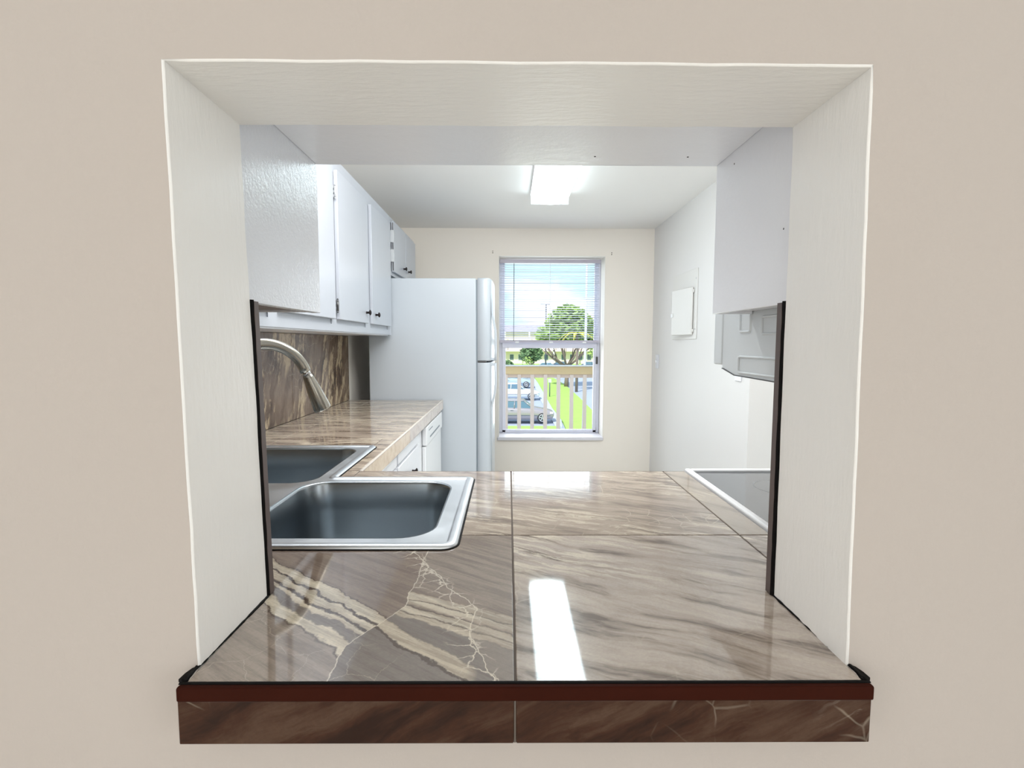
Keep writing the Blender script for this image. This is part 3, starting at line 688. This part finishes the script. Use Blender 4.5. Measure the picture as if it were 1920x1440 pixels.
# small shadow reveals on slab doors are left flat: the fronts are plain slabs
ov = thing('over_fridge_cabinet', 'short white two-door upper cabinet above the refrigerator', 'cabinet', (-.93, 3.9, .44))
bx('body', 'cabinet', ov, XL+.001, XF-.0185, 3.473, 4.33, .455, .815)
s = MB()
for a, b_ in ((3.473, 3.50), (3.90, 3.945), (4.30, 4.345)): s.box(XF-.018, XF, a, b_, .446, .822)
s.box(XF-.018, XF+.0004, 3.4727, 4.3455, .4455, .475); s.box(XF-.018, XF+.0004, 3.4727, 4.3455, .79, .8225); s.build('face_frame', 'door', ov)
bx('end_panel', 'cabinet', ov, XL+.001, XF-.0185, 4.3305, 4.345, .446, .822)
d1 = slab(3.512, 3.915, .470, .800, ov, (3.83, .532)); d2 = slab(3.925, 4.318, .470, .800, ov, (4.01, .534))
for hz in (.575, .70):     # scalloped leaf hinges on the near edge of the small door
    h = MB(); P_ = []
    for i in range(17):
        t = i/16; a = math.sin(t*math.pi)*.013+math.sin(t*3*math.pi)*.004
        P_.append((3.507+max(a, .001), hz-.04+.08*t))
    P_ += [(3.500, hz+.04), (3.500, hz-.04)]
    h.prism(P_, 0, XF+.0005, XD+.0015); h.tube([(XD+.001, 3.506, hz-.025), (XD+.001, 3.506, hz+.025)], .0035, 8); h.build('hinge', 'hinge', d1)
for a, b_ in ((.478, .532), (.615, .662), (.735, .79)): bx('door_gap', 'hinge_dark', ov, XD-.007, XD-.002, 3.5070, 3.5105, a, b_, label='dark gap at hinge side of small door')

# ================================================================ FRIDGE
fr = thing('refrigerator', 'white top-freezer refrigerator standing beyond the left counter', 'refrigerator', (-.53, 3.87, FL))
FY0, FY1 = 3.494, 4.255
bx('cabinet_body', 'fridge', fr, -.934, -.2165, FY0, FY1, FL+.03, .4265, b=.006, seg=3)
bx('kick_grille', 'gasket', fr, -.22, -.205, FY0+.01, FY1-.01, FL+.01, FL+.10)
bx('gasket', 'gasket', fr, -.2165, -.2065, FY0+.006, FY1-.006, FL+.11, .418)
def fdoor(z0, z1):
    s = MB(); P_ = [(-.2065, FY0), (-.145, FY0), (-.128, FY0+.006), (-.119, FY0+.022), (-.108, FY0+.12), (-.102, (FY0+FY1)/2), (-.108, FY1-.12), (-.119, FY1-.022), (-.128, FY1-.006), (-.145, FY1), (-.2065, FY1)]
    L = []
    for dz, k in ((0, .008), (.003, .002), (.010, 0)): L.append([(x-(k if x > -.2 else 0), min(max(y, FY0+k), FY1-k), z0+dz) for x, y in P_])
    for dz, k in ((-.010, 0), (-.003, .002), (0, .008)): L.append([(x-(k if x > -.2 else 0), min(max(y, FY0+k), FY1-k), z1+dz) for x, y in P_])
    s.rings(L, True, True); return s
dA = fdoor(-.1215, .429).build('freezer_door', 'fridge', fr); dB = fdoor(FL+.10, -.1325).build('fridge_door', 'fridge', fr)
bx('hinge_cap', 'white', fr, -.24, -.17, FY1-.09, FY1-.01, .427, .440, b=.004)
bx('middle_hinge', 'hinge_dark', fr, -.2065, -.150, FY0+.003, FY0+.05, -.1318, -.1222)
hy = FY0+.045
def fhandle(pts, par):
    s = MB(); L = []
    for x, z, w, t in pts: L.append([(x-t, hy-w, z), (x, hy-w*.8, z), (x+t*.3, hy, z), (x, hy+w*.8, z), (x-t, hy+w, z)])
    s.rings(L, True, True); s.build('handle', 'fridge', par)
fhandle([(-.112, .33, .010, .008), (-.106, .27, .014, .010), (-.104, .20, .016, .011), (-.094, .14, .017, .012), (-.083, .085, .017, .012), (-.081, .02, .017, .012), (-.081, -.06, .017, .012), (-.083, -.119, .017, .012)], dA)
for z0 in (-.117,): bx('handle_mount', 'fridge', dA, -.125, -.084, hy-.012, hy+.012, -.1185, -.100, b=.003)
fhandle([(-.083, -.136, .017, .012), (-.081, -.20, .017, .012), (-.081, -.28, .017, .012), (-.087, -.34, .017, .012), (-.098, -.385, .016, .012), (-.108, -.43, .014, .010), (-.110, -.60, .012, .008), (-.112, -.9, .010, .008)], dB)
bx('handle_mount', 'fridge', dB, -.125, -.084, hy-.012, hy+.012, -.155, -.136, b=.003)

# ================================================================ BASE CABINETS, DISHWASHER
XB = -.470
bc = thing('base_cabinet_run', 'white base cabinets with slab doors under the left counter', 'cabinet', (-.75, 2.1, FL))
bx('body', 'cabinet', bc, XL+.001, XB-.018, 1.96, 2.785, FL+.10, -.447)
bx('sink_base', 'cabinet', bc, XL+.001, XB-.018, 1.54, 1.959, FL+.10, -.605)
bx('toe_kick', 'hinge_dark', bc, XL+.001, XB-.08, 1.54, 2.785, FL+.002, FL+.099)
s = MB()
for a, b_ in ((1.54, 1.60), (2.07, 2.13), (2.60, 2.785)): s.box(XB-.0178, XB, a, b_, FL+.10, -.447)
s.box(XB-.0178, XB+.0004, 1.5395, 2.7855, -.475, -.4465); s.box(XB-.0178, XB-.001, 1.54, 2.785, -.53, -.50); s.build('face_frame', 'cabinet', bc)
for a, b_ in ((1.585, 2.085), (2.115, 2.615)):
    d = bx('door', 'cabinet', bc, XB+.0005, XB+.018, a, b_, FL+.13, -.515, b=.003); knob((XB+.018, (b_ if a > 2 else a)+(-.20 if a > 2 else .4), -.603), (1, 0, 0), d)
    bx('drawer_front', 'cabinet', bc, XB+.0005, XB+.018, a, b_, -.503, -.458, b=.003)
dw = thing('dishwasher', 'white built-in dishwasher under the counter next to the refrigerator', 'dishwasher', (-.75, 3.13, FL))
bx('tub', 'white', dw, XL+.05, XB, 2.79, 3.43, FL+.02, -.449)
bx('control_panel', 'white', dw, XB+.001, XB+.030, 2.792, 3.428, -.560, -.455, b=.006)
bx('door', 'white', dw, XB+.001, XB+.022, 2.792, 3.428, FL+.13, -.566, b=.005)
bx('kick_plate', 'white', dw, XB-.06, XB-.02, 2.80, 3.42, FL+.003, FL+.12)
s = MB(); s.box(XB+.0295, XB+.0308, 2.86, 3.00, -.487, -.481); s.box(XB+.0295, XB+.0308, 2.90, 3.30, -.532, -.522); s.build('vent', 'gasket', dw)
# peninsula base cabinets (under the sink leg and the counter between sink and range)
pc = thing('peninsula_base_cabinet', 'white base cabinet hidden under the peninsula counter beside the range', 'cabinet', (0, 1.15, FL))
bx('body', 'cabinet', pc, XB+.03, .520, D1+.002, 1.50, FL+.10, -.605)
bx('toe_kick', 'hinge_dark', pc, XB+.03, .520, D1+.002, 1.44, FL+.002, FL+.099)
for a, b_ in ((-.42, .03), (.045, .51)):
    d = bx('door', 'door', pc, a, b_, 1.5005, 1.518, FL+.13, -.46, b=.003); knob(((a+b_)/2, 1.518, -.50), (0, 1, 0), d)
s = MB()
s.box(.50, .52, D1+.002, 1.50, -.60, -.446); s.box(XB+.03, .50, 1.485, 1.50, -.60, -.446); s.build('frame', 'cabinet', pc)

# ================================================================ RANGE + MICROWAVE
rg = thing('electric_range', 'white electric range with smooth dark glass cooktop right of the peninsula', 'stove', (.92, 1.15, FL))
rx0, rx1, ry0, ry1 = .5345, 1.297, .79, 1.548
bx('body', 'white', rg, rx0+.004, rx1-.004, ry0, ry1-.02, FL+.02, -.402)
s = MB(); fz0, fz1 = -.400, -.3775
s.box(rx0, rx0+.018, ry0, ry1, fz0, fz1, b=.005, seg=3); s.box(rx1-.024, rx1, ry0, ry1, fz0, fz1, b=.005, seg=3)
s.box(rx0+.015, rx1-.015, ry1-.019, ry1, fz0, fz1, b=.005, seg=3); s.box(rx0+.015, rx1-.015, ry0, ry0+.03, fz0, fz1, b=.004); s.build('cooktop_frame', 'white', rg, 'white raised cooktop frame')
bx('cooktop_glass', 'cooktop', rg, rx0+.015, rx1-.02, ry0+.02, ry1-.015, -.392, -.3845, b=.001, label='dark speckled glass cooktop')
def ring(cx_, cy_, r):
    s = MB(); n = 40; L = []
    for rr, z in ((r, -.3844), (r+.0015, -.3842), (r+.003, -.3844)): L.append([(cx_+rr*math.cos(6.28319*i/n), cy_+rr*math.sin(6.28319*i/n), z) for i in range(n)])
    s.rings(L); s.build('burner_ring', 'burner', rg)
for q in ((.74, 1.36, .075), (1.10, 1.36, .10), (.74, 1.02, .10), (1.10, 1.02, .075)): ring(*q)
bx('back_guard', 'white', rg, rx0+.006, rx1-.006, ry0-.006, ry0+.05, -.376, -.19, b=.008)
od = bx('oven_door', 'white', rg, rx0+.008, rx1-.008, ry1-.019, ry1+.012, FL+.22, -.47, b=.006)
MB().tube([(rx0+.06, ry1+.05, -.51), (rx1-.06, ry1+.05, -.51)], .011, 12).box(rx0+.07, rx0+.09, ry1+.01, ry1+.05, -.52, -.50).box(rx1-.09, rx1-.07, ry1+.01, ry1+.05, -.52, -.50).build('handle', 'white', od)
bx('drawer', 'white', rg, rx0+.008, rx1-.008, ry1-.019, ry1+.010, FL+.03, FL+.21, b=.005)

mw = thing('microwave', 'pale grey over-the-range microwave with embossed side hanging on the right', 'microwave', (.88, 1.0, -.073))
mx0, mx1 = .5005, 1.258
s = MB()
P_ = [(D1+.003, -.0735), (1.146, -.0690), (1.203, -.0575), (1.2125, -.0570), (1.2125, .355), (D1+.003, .355)]
s.prism(P_, 0, mx0, mx1); s.build('body', 'microwave', mw)
s = MB(); s.box(mx0-.002, mx1, 1.213, 1.262, -.050, .355, b=.004, seg=3); s.build('door', 'microwave', mw)
bx('control_panel', 'black', mw, mx1-.18, mx1-.02, 1.2622, 1.2645, -.02, .33)
MB().tube([(mx1-.21, 1.29, .0), (mx1-.21, 1.295, .15), (mx1-.21, 1.29, .30)], .009, 10).box(mx1-.218, mx1-.202, 1.262, 1.29, -.008, .008).box(mx1-.218, mx1-.202, 1.262, 1.29, .292, .308).build('handle', 'white', mw)
def emboss(y0_, y1_, z0, z1):
    # pressed rim standing 3 mm proud with rounded corners
    s = MB(); L = []
    def rr(o, x): return [(x, p[0], p[1]) for p in [(a, b) for a, b, _ in rrect(y0_+o, y1_-o, z0+o, z1-o, max(.002, .006-o*.5), 0, 4)]]
    s.rings([rr(0, mx0+.0002), rr(.0012, mx0-.0030), rr(.0034, mx0-.0030), rr(.0050, mx0-.0004)]); s.build('embossed_rim', 'microwave', mw)
emboss(1.074, 1.127, .022, .112); emboss(.93, 1.030, .016, .055); emboss(.83, 1.128, -.0655, -.026); emboss(.80, .905, .016, .055)
s = MB(); s.prism([(D1+.003, -.0755), (1.146, -.0712), (1.206, -.0597), (1.2125, -.0592), (1.2125, -.0572), (1.203, -.0577), (1.146, -.0692), (D1+.003, -.0737)], 0, mx0-.0016, mx1-.002)
s.build('bottom_seam', 'hinge_dark', mw)

# ================================================================ CEILING LIGHT, PANEL, SWITCH
cl = thing('ceiling_light', 'lit fluorescent wraparound light fixture on the kitchen ceiling', 'ceiling light', (.283, 3.05, CZ-.08))
P_ = []
for i in range(13):
    a = math.pi*i/12; P_.append((.283-.128*math.cos(a)*(1 if abs(math.cos(a)) < .999 else 1), CZ-.022-.060*math.sin(a)**.6))
s = MB(); s.prism(P_, 1, 2.44, 3.66, smooth=True); s.build('diffuser', 'tube', cl, 'glowing white acrylic diffuser')
bx('base_pan', 'white', cl, .150, .416, 2.435, 3.668, CZ-.021, CZ-.0005)
for a, b_ in ((2.425, 2.4395), (3.6605, 3.675)): bx('end_cap', 'white', cl, .152, .414, a, b_, CZ-.080, CZ-.0215, b=.004)

pn = thing('breaker_panel', 'cream metal breaker box with its small door ajar on the right wall', 'electrical panel', (XR, 4.0, .03))
bx('cover_plate', 'panel', pn, XR-.006, XR-.0005, 3.655, 4.19, .03, .525, b=.002)
s = MB(); hx = XR-.008; M4 = Matrix.Translation((hx, 3.715, 0)) @ Matrix.Rotation(R_(7.5), 4, 'Z')
s.box(-.014, -.001, 0, .325, .060, .400, b=.006, M4=M4); dr_ = s.build('door', 'panel', pn)
s = MB(); s.box(-.022, -.014, .295, .320, .195, .225, b=.003, M4=M4); s.build('latch', 'white', dr_)
s = MB()
for z in (.09, .37): s.tube([(XR-.012, 3.708, z-.012), (XR-.012, 3.708, z+.012)], .005, 8)
s.build('hinge', 'panel', pn)
for z in (.10, .455): MB().lathe((XR-.006, 3.68, z), (-1, 0, 0), [(0, .006), (.002, .0055), (.003, 0)], 10).build('screw', 'hinge', pn)
sw = thing('light_switch', 'white light switch plate on the right wall near the far corner', 'light switch', (XR, 4.6, -.22))
bx('plate', 'switch', sw, XR-.007, XR-.0005, 4.562, 4.642, -.222, -.100, b=.002)
bx('toggle', 'white', sw, XR-.018, XR-.0071, 4.595, 4.608, -.172, -.148, b=.002)
ol = thing('wall_outlet', 'white outlet plate low on the right wall just under the microwave corner', 'outlet', (XR, 2.97, -.22))
bx('plate', 'switch', ol, XR-.007, XR-.0005, 2.925, 3.005, -.215, -.095, b=.002)
for z in (-.19, -.135): bx('socket', 'white', ol, XR-.0095, XR-.0071, 2.948, 2.982, z, z+.03, b=.001)

# ================================================================ OUTSIDE
GZ = -5.2
M['grass'] = paint('bright_lawn', (172, 206, 112), .9, 8, .6, var=.25, dist=.05, spec=.1)
M['asphalt'] = paint('pale_asphalt', (170, 180, 200), .9, 12, .2, var=.12, spec=.1)
M['concrete'] = paint('pale_sidewalk', (186, 194, 210), .9, 6, .1, var=.08, spec=.1)
M['rail_wood'] = paint('tan_rail_paint', (244, 218, 172), .6, 30, .2, (.2, 1, 1), var=.08)
M['baluster'] = paint('pinkish_baluster_paint', (244, 228, 220), .6, 30, .1)
M['stucco'] = paint('peach_stucco', (238, 226, 218), .9, 20, .2, spec=.1)
M['roof'] = paint('lavender_grey_roof', (168, 164, 184), .9, 5, .4, spec=.1)
M['bark'] = paint('grey_bark', (138, 126, 116), .9, 20, .4, spec=.1)
M['leaf'] = paint('sunlit_leaves', (168, 198, 112), .7, 3, .1, var=.4, spec=.2)
M['leaf_yellow'] = paint('yellow_palm_fronds', (206, 206, 96), .7, 3, .1, var=.2, spec=.2)
M['leaf_dark'] = paint('deep_green_leaves', (126, 160, 112), .7, 3, .1, var=.4, spec=.2)
M['car_silver'] = plain('silver_beige_car_paint', (176, 170, 176), .25, .5)
M['car_white'] = plain('white_car_paint', (226, 232, 238), .25)
M['car_blue'] = plain('pale_blue_car_paint', (178, 198, 216), .25, .3)
M['car_dark'] = plain('dark_car_paint', (70, 84, 106), .25, .3)
M['car_glass'] = plain('car_window_glass', (92, 122, 142), .1)
M['tire'] = plain('tyre_rubber', (38, 40, 46), .7)
M['rim'] = plain('alloy_rim', (206, 210, 218), .3, .5)
M['lamp_lens'] = plain('headlamp_lens', (230, 234, 236), .15)
M['post'] = plain('pale_blue_metal_post', (196, 206, 224), .4)
M['post_dark'] = plain('dark_metal_post', (86, 96, 108), .5)
M['balcony'] = paint('balcony_concrete', (200, 196, 190), .8, 20, .1)
M['void'] = plain('dark_window', (96, 110, 126), .2)

def ground(name, mat, poly, z, label, cat):
    s = MB(); s.prism(poly, 2, GZ-.3, z); return tag(s.build(name, mat), kind='structure')
struct('ground', 'asphalt', -120, 160, 12, 400, GZ-.4, GZ-.1)
ground('ground_lawn', 'grass', [(2.8, 14), (9, 14), (6.4, 31), (6.5, 39.8), (6.8, 49.6), (7.07, 64), (6.9, 73.6), (6.3, 86), (4.0, 86), (3.86, 66), (3.66, 52), (3.52, 41.4), (3.62, 34)], GZ+.03, '', '')
ground('ground_lawn_near', 'grass', [(-30, 14), (2.8, 14), (3.2, 32.2), (-30, 32.2)], GZ+.03, '', '')
ground('ground_sidewalk', 'concrete', [(2.95, 32.25), (3.4, 32.25), (3.62, 35), (3.52, 41.4), (3.66, 52), (3.86, 66), (3.9, 75), (3.4, 75), (3.1, 58), (2.95, 47), (2.98, 40)], GZ, '', '')
ground('ground_far_lawn', 'grass', [(-40, 92), (60, 92), (60, 132), (-40, 132)], GZ+.03, '', '')
struct('ground_balcony_floor', 'balcony', -2.2, 3.2, D3+.005, 6.25, FL-.22, FL-.04)

# balcony railing
br_ = thing('balcony_railing', 'tan wooden balcony railing with pinkish balusters outside the window', 'railing', (.5, 6.1, FL-.04))
bx('top_rail', 'rail_wood', br_, -2.0, 3.0, 6.08, 6.12, -.366, -.275, b=.004)
bx('rail_cap', 'white', br_, -2.0, 3.0, 6.05, 6.15, -.274, -.258, b=.003)
bx('sub_rail', 'baluster', br_, -2.0, 3.0, 6.125, 6.16, -.41, -.367)
bx('bottom_rail', 'baluster', br_, -2.0, 3.0, 6.085, 6.115, FL+.05, FL+.10)
b0 = None
for i in range(-13, 19):
    x = .128+i*.1545
    if x < -1.95 or x > 2.95: continue
    if b0 is None: b0 = bx('baluster', 'baluster', br_, x-.022, x+.022, 6.088, 6.120, FL+.101, -.367, b=.003, seg=1); xb = x
    else: c = b0.copy(); C.objects.link(c); c.location = (x-xb, 0, 0)
for x in (-1.98, 2.92): bx('post', 'baluster', br_, x, x+.07, 6.16, 6.23, FL-.04, -.28)

# pale metal post (lamp standard) crossing the view
lp = thing('lamp_post', 'tall pale blue-grey metal pole standing outside right of the big tree', 'pole', (2.05, 14.0, GZ))
MB().tube([(1.985, 14, GZ-.1), (2.07, 14, 0), (2.10, 14, 3.4)], [.04, .032, .026], 12).build('shaft', 'post', lp)
MB().lathe((1.985, 14, GZ-.1), (0, 0, 1), [(0, .09), (.03, .09), (.05, .05), (.3, .042)], 14).build('base', 'post', lp)
MB().tube([(2.10, 14, 3.4), (2.3, 14, 3.5), (2.7, 14, 3.52)], .022, 8).lathe((2.7, 14, 3.5), (1, 0, 0), [(-.1, .05), (0, .08), (.2, .07), (.3, .02)], 12).build('lamp_head', 'post', lp)
lp = thing('street_light', 'thin street light with short arm rising left of the big tree', 'street light', (5.0, 70, GZ))
MB().tube([(5.03, 70, GZ-.1), (5.03, 70, 5.2)], [.11, .07], 10).build('shaft', 'post_dark', lp)
MB().tube([(4.6, 70, 5.2), (5.5, 70, 5.15)], .07, 8).box(4.3, 4.7, 69.9, 70.1, 5.12, 5.26).build('lamp_head', 'post_dark', lp)
lp = thing('slim_pole', 'slim dark signpost standing on the lawn strip between balusters', 'signpost', (3.95, 46, GZ))
MB().tube([(4.0, 50, GZ-.1), (4.0, 50, GZ+1.75)], .05, 8).build('shaft', 'post_dark', lp); MB().box(3.86, 4.14, 49.92, 49.95, GZ+1.4, GZ+1.75).build('sign', 'post', lp)

# cars
def car(label, nose, y, paint_, L=4.6, Wd=1.78, H=1.45, wr=.32, group=None, suv=False, face=1, name='parked_car'):
    # nose points towards +x; y is the side that faces the camera
    t = thing(name, label, 'car', (nose-L/2, y+Wd/2, GZ), group)
    X = lambda u: nose-u*L if face > 0 else nose-L+u*L
    zg = GZ
    stn = [(0, .45, .62, .74), (.02, .26, .68, .84), (.08, .22, .76, .94), (.18, .20, .84, .98), (.30, .20, .94, 1.0), (.5, .20, .97, 1.0), (.75, .20, 1.0, 1.0), (.9, .22, 1.04, .98), (.97, .28, 1.0, .92), (1.0, .42, .90, .80)]
    k = 1.12 if suv else 1.0
    s = MB(); L_ = []
    for u, a, b_, w in stn:
        hw = Wd/2*w; cy_ = y+Wd/2; a *= 1; b2 = b_*k
        L_.append([(X(u), cy_-hw*.94, zg+a), (X(u), cy_-hw, zg+(a+b2)*.48), (X(u), cy_-hw*.985, zg+b2*.86), (X(u), cy_-hw*.9, zg+b2), (X(u), cy_+hw*.9, zg+b2), (X(u), cy_+hw*.985, zg+b2*.86), (X(u), cy_+hw, zg+(a+b2)*.48), (X(u), cy_+hw*.94, zg+a)])
    s.rings(L_, True, True); s.build('body', paint_, t)
    zt = zg+H
    g = [(.29, .93*k, .85, 0), (.42, .0, .74, 1), (.52, 0, .73, 1), (.70, 0, .73, 1), (.80 if not suv else .90, 0, .72, .93), (.93 if not suv else .985, .98*k, .82, 0)]
    s = MB(); L_ = []; R2 = []
    for u, b_, w, f_ in g:
        hw = Wd/2; cy_ = y+Wd/2; top = zg+b_+.02 if f_ == 0 else zt-.03-(1-f_)*.4
        lo_ = zg+.88*k
        L_.append([(X(u), cy_-hw*.92, lo_), (X(u), cy_-hw*w, top), (X(u), cy_+hw*w, top), (X(u), cy_+hw*.92, lo_)])
        if f_: R2.append([(X(u), cy_-hw*(w+.02), top-.03), (X(u), cy_-hw*(w-.05), top+.035), (X(u), cy_+hw*(w-.05), top+.035), (X(u), cy_+hw*(w+.02), top-.03)])
    s.rings(L_, True, True, smooth=False); s.build('window_glass', 'car_glass', t)
    s = MB(); s.rings(R2, True, True)
    for u0, u1 in ((.425, .30), (.56, .57), (R2 and (.79 if not suv else .89), .92 if not suv else .97)):
        for sg in (-1, 1):
            cy_ = y+Wd/2; s.tube([(X(u0), cy_+sg*Wd/2*.75, zt-.05), (X(u1), cy_+sg*Wd/2*.93, zg+.95*k)], .035, 6)
    s.build('roof', paint_, t)
    for u in (.17, .79):
        for yy, sg in ((y-.01, 1), (y+Wd-.19, 1)):
            cxw = X(u); w = MB(); w.lathe((cxw, yy, zg+wr), (0, 1, 0), [(0, wr*.6), (0, wr*.93), (.03, wr), (.17, wr), (.2, wr*.93), (.2, wr*.1)], 22); wo_ = w.build('wheel', 'tire', t)
            if yy < y:
                r_ = MB(); r_.lathe((cxw, yy+.012, zg+wr), (0, 1, 0), [(0, .0), (.0, .06), (.004, .06)], 12)
                for q in range(5):
                    a = q*1.2566; M4 = Matrix.Translation((cxw, yy, zg+wr)) @ Matrix.Rotation(a, 4, 'Y')
                    r_.box(-.03, .03, -.004, .012, .02, wr*.66, M4=M4)
                n = 22; r_.rings([[(cxw+rr*math.cos(6.2832*i/n), yy+dy, zg+wr+rr*math.sin(6.2832*i/n)) for i in range(n)] for rr, dy in ((wr*.60, .012), (wr*.62, -.006), (wr*.72, -.006), (wr*.74, .012))])
                r_.build('rim', 'rim', wo_)
    s = MB(); s.box(X(.035)-.12, X(.035)+.10, y+.06, y+.20, zg+.58, zg+.70, b=.02); s.build('headlamp', 'lamp_lens', t)
    s = MB(); s.box(min(X(.05), X(.95)), max(X(.05), X(.95)), y-.004, y+.03, zg+.46, zg+.50); s.box(X(.60)-.09, X(.60)+.09, y-.01, y+.01, zg+.80, zg+.83); s.build('side_trim', 'post_dark', t)
    return t
car('silver-beige sedan parked nearest on the lot behind the balcony balusters', 3.0, 33.6, 'car_silver')
car('white sedan parked second behind the silver-beige one', 2.9, 47.5, 'car_white', L=4.7)
car('pale blue tall wagon parked third at the far end of the row', 2.9, 60.5, 'car_blue', L=4.8, H=1.7, wr=.36, suv=True)
far = [(2.0, 96, 'car_white', 'white car parked far off at the left under the peach building'), (10.0, 98, 'car_blue', 'pale blue car far off left of the bare trunk'),
       (13.3, 104, 'car_dark', 'dark blue car far off just left of the tree trunk'), (19.2, 103, 'car_dark', 'dark car far off right of the tree trunk'), (26.0, 100, 'car_blue', 'pale car far off at the right edge of the window')]
for i, (nx, y, p_, lb) in enumerate(far): car(lb, nx, y, p_)

# building across the lot
bd = thing('apartment_building', 'long peach two-storey apartment building with lavender roof far across the lot', 'building', (10, 130, GZ))
bx('wall', 'stucco', bd, -14, 34, 130, 142, GZ, 2.7)
s = MB(); s.prism([(129, 2.7), (143, 2.7), (136, 4.6)], 0, -15, 35); s.build('roof', 'roof', bd)
w0 = None
for fl in (0, 1):
    for i in range(22):
        x = -12.6+i*2.15; z = GZ+.9+fl*3.6
        w_ = bx('window', 'white', bd, x, x+1.1, 129.9, 130, z, z+1.5)
        bx('pane', 'void', w_, x+.08, x+1.02, 129.86, 129.9, z+.08, z+1.42)
for x in range(-13, 34, 6): bx('column', 'white', bd, x, x+.35, 128.3, 128.6, GZ, 2.7)
bx('walkway', 'stucco', bd, -14, 34, 128.3, 129.9, GZ+3.1, GZ+3.4)

# trees
def crown(s, cen, rad, n, size, flat=.6):
    for _ in range(n):
        while True:
            d = Vector((random.uniform(-1, 1), random.uniform(-1, 1), random.uniform(-1, 1)))
            if .35 < d.length < 1: break
        p = Vector(cen)+Vector((d.x*rad[0], d.y*rad[1], d.z*rad[2]))
        a = random.uniform(0, 6.28); t = Vector((math.cos(a), math.sin(a), random.uniform(-.5, .5))).normalized(); u = t.cross(Vector((random.uniform(-1, 1), random.uniform(-1, 1), random.uniform(-1, 1)))).normalized()
        k = size*random.uniform(.6, 1.3); v = [s.bm.verts.new(p+t*k), s.bm.verts.new(p+u*k*flat), s.bm.verts.new(p-t*k), s.bm.verts.new(p-u*k*flat)]
        s.bm.faces.new(v)
def branchy(s, base, h, r, spread, n=7):
    b = Vector(base); top = b+Vector((0, 0, h)); s.tube([b, b+Vector((.05, 0, h*.5)), top], [r, r*.8, r*.7], 10)
    for i in range(n):
        a = i*6.283/n+.3; e = top+Vector((math.cos(a)*spread, math.sin(a)*spread*.7, spread*random.uniform(.6, .95))); mid = top.lerp(e, .5)+Vector((0, 0, -.25))
        s.tube([top-Vector((0, 0, .2)), mid, e], [r*.5, r*.35, r*.15], 7)
        for q in (-.5, .4): s.tube([mid, mid.lerp(e, .8)+Vector((q, q*.4, .8))], [r*.25, r*.08], 5)
t = thing('shade_tree', 'large sunlit green tree with bare forked trunk beyond the parked cars', 'tree', (6.95, 62, GZ))
s = MB(); branchy(s, (6.95, 62, GZ), 2.5, .3, 3.0, 9); s.build('trunk', 'bark', t)
s = MB()
for c_, r_, n in (((7.2, 62, 2.0), (2.9, 2.6, 2.4), 1500), ((9.3, 62.5, 1.3), (1.9, 2, 1.8), 700), ((5.0, 61.5, .9), (1.8, 2, 1.2), 500), ((7, 61.5, 3.4), (1.5, 1.6, 1.1), 450), ((10.4, 63, .6), (1.4, 1.5, 1.4), 350)): crown(s, c_, r_, n, .30)
s.build('foliage', 'leaf', t)['kind'] = 'stuff'
t = thing('palm_tree', 'yellowish palm fronds in front of the big green tree', 'tree', (7.4, 56.2, GZ))
s = MB(); s.tube([(7.4, 56.2, GZ-.1), (7.45, 56.2, -1), (7.4, 56.2, 1.0)], [.16, .13, .11], 8); s.build('trunk', 'bark', t)
for i in range(9):
    a = i*.698+.2; s = MB(); L_ = []
    for k in range(7):
        q = k/6; c_ = Vector((7.4+math.cos(a)*2.0*q, 56.2+math.sin(a)*2.0*q, 1.0+1.1*q-1.8*q*q)); pr = Vector((-math.sin(a), math.cos(a), 0))*(.26*math.sin(math.pi*min(q+.12, 1))+.02)
        L_.append([c_-pr-Vector((0, 0, .1)), c_, c_+pr-Vector((0, 0, .1)), c_-Vector((0, 0, .03))])
    s.rings(L_, True, True); s.build('frond', 'leaf_yellow', t)
for i, (x, y, hh, lb, mt) in enumerate(((15.2, 82, 6.3, 'rounded green tree at the right edge of the window view', 'leaf'), (4.0, 92, 4.9, 'low dark green bushy tree far off left of the street light', 'leaf_dark'),
        (-.2, 88, 2.2, 'small green shrubby tree by the peach building at the left', 'leaf_dark'))):
    t = thing('leafy_tree', lb, 'tree', (x, y, GZ)); s = MB(); branchy(s, (x, y, GZ), hh*.3, .2, hh*.22, 5); s.build('trunk', 'bark', t)
    s = MB(); crown(s, (x, y, GZ+hh*.68), (hh*.42, hh*.4, hh*.34), 900, .32); s.build('foliage', mt, t)['kind'] = 'stuff'
for i, (x, y, r_, lb) in enumerate(((2.9, 78, 1.3, 'light green shrub by the far parked cars'), (8.75, 42, .55, 'small leafy plant at the right edge beside the asphalt'))):
    t = thing('shrub', lb, 'shrub', (x, y, GZ)); s = MB(); s.tube([(x, y, GZ-.05), (x, y, GZ+r_)], [.06, .03], 6); s.build('stem', 'bark', t)
    s = MB(); crown(s, (x, y, GZ+r_*1.2), (r_*.8, r_*.8, r_*1.25), 400, .14); s.build('foliage', 'leaf', t)['kind'] = 'stuff'
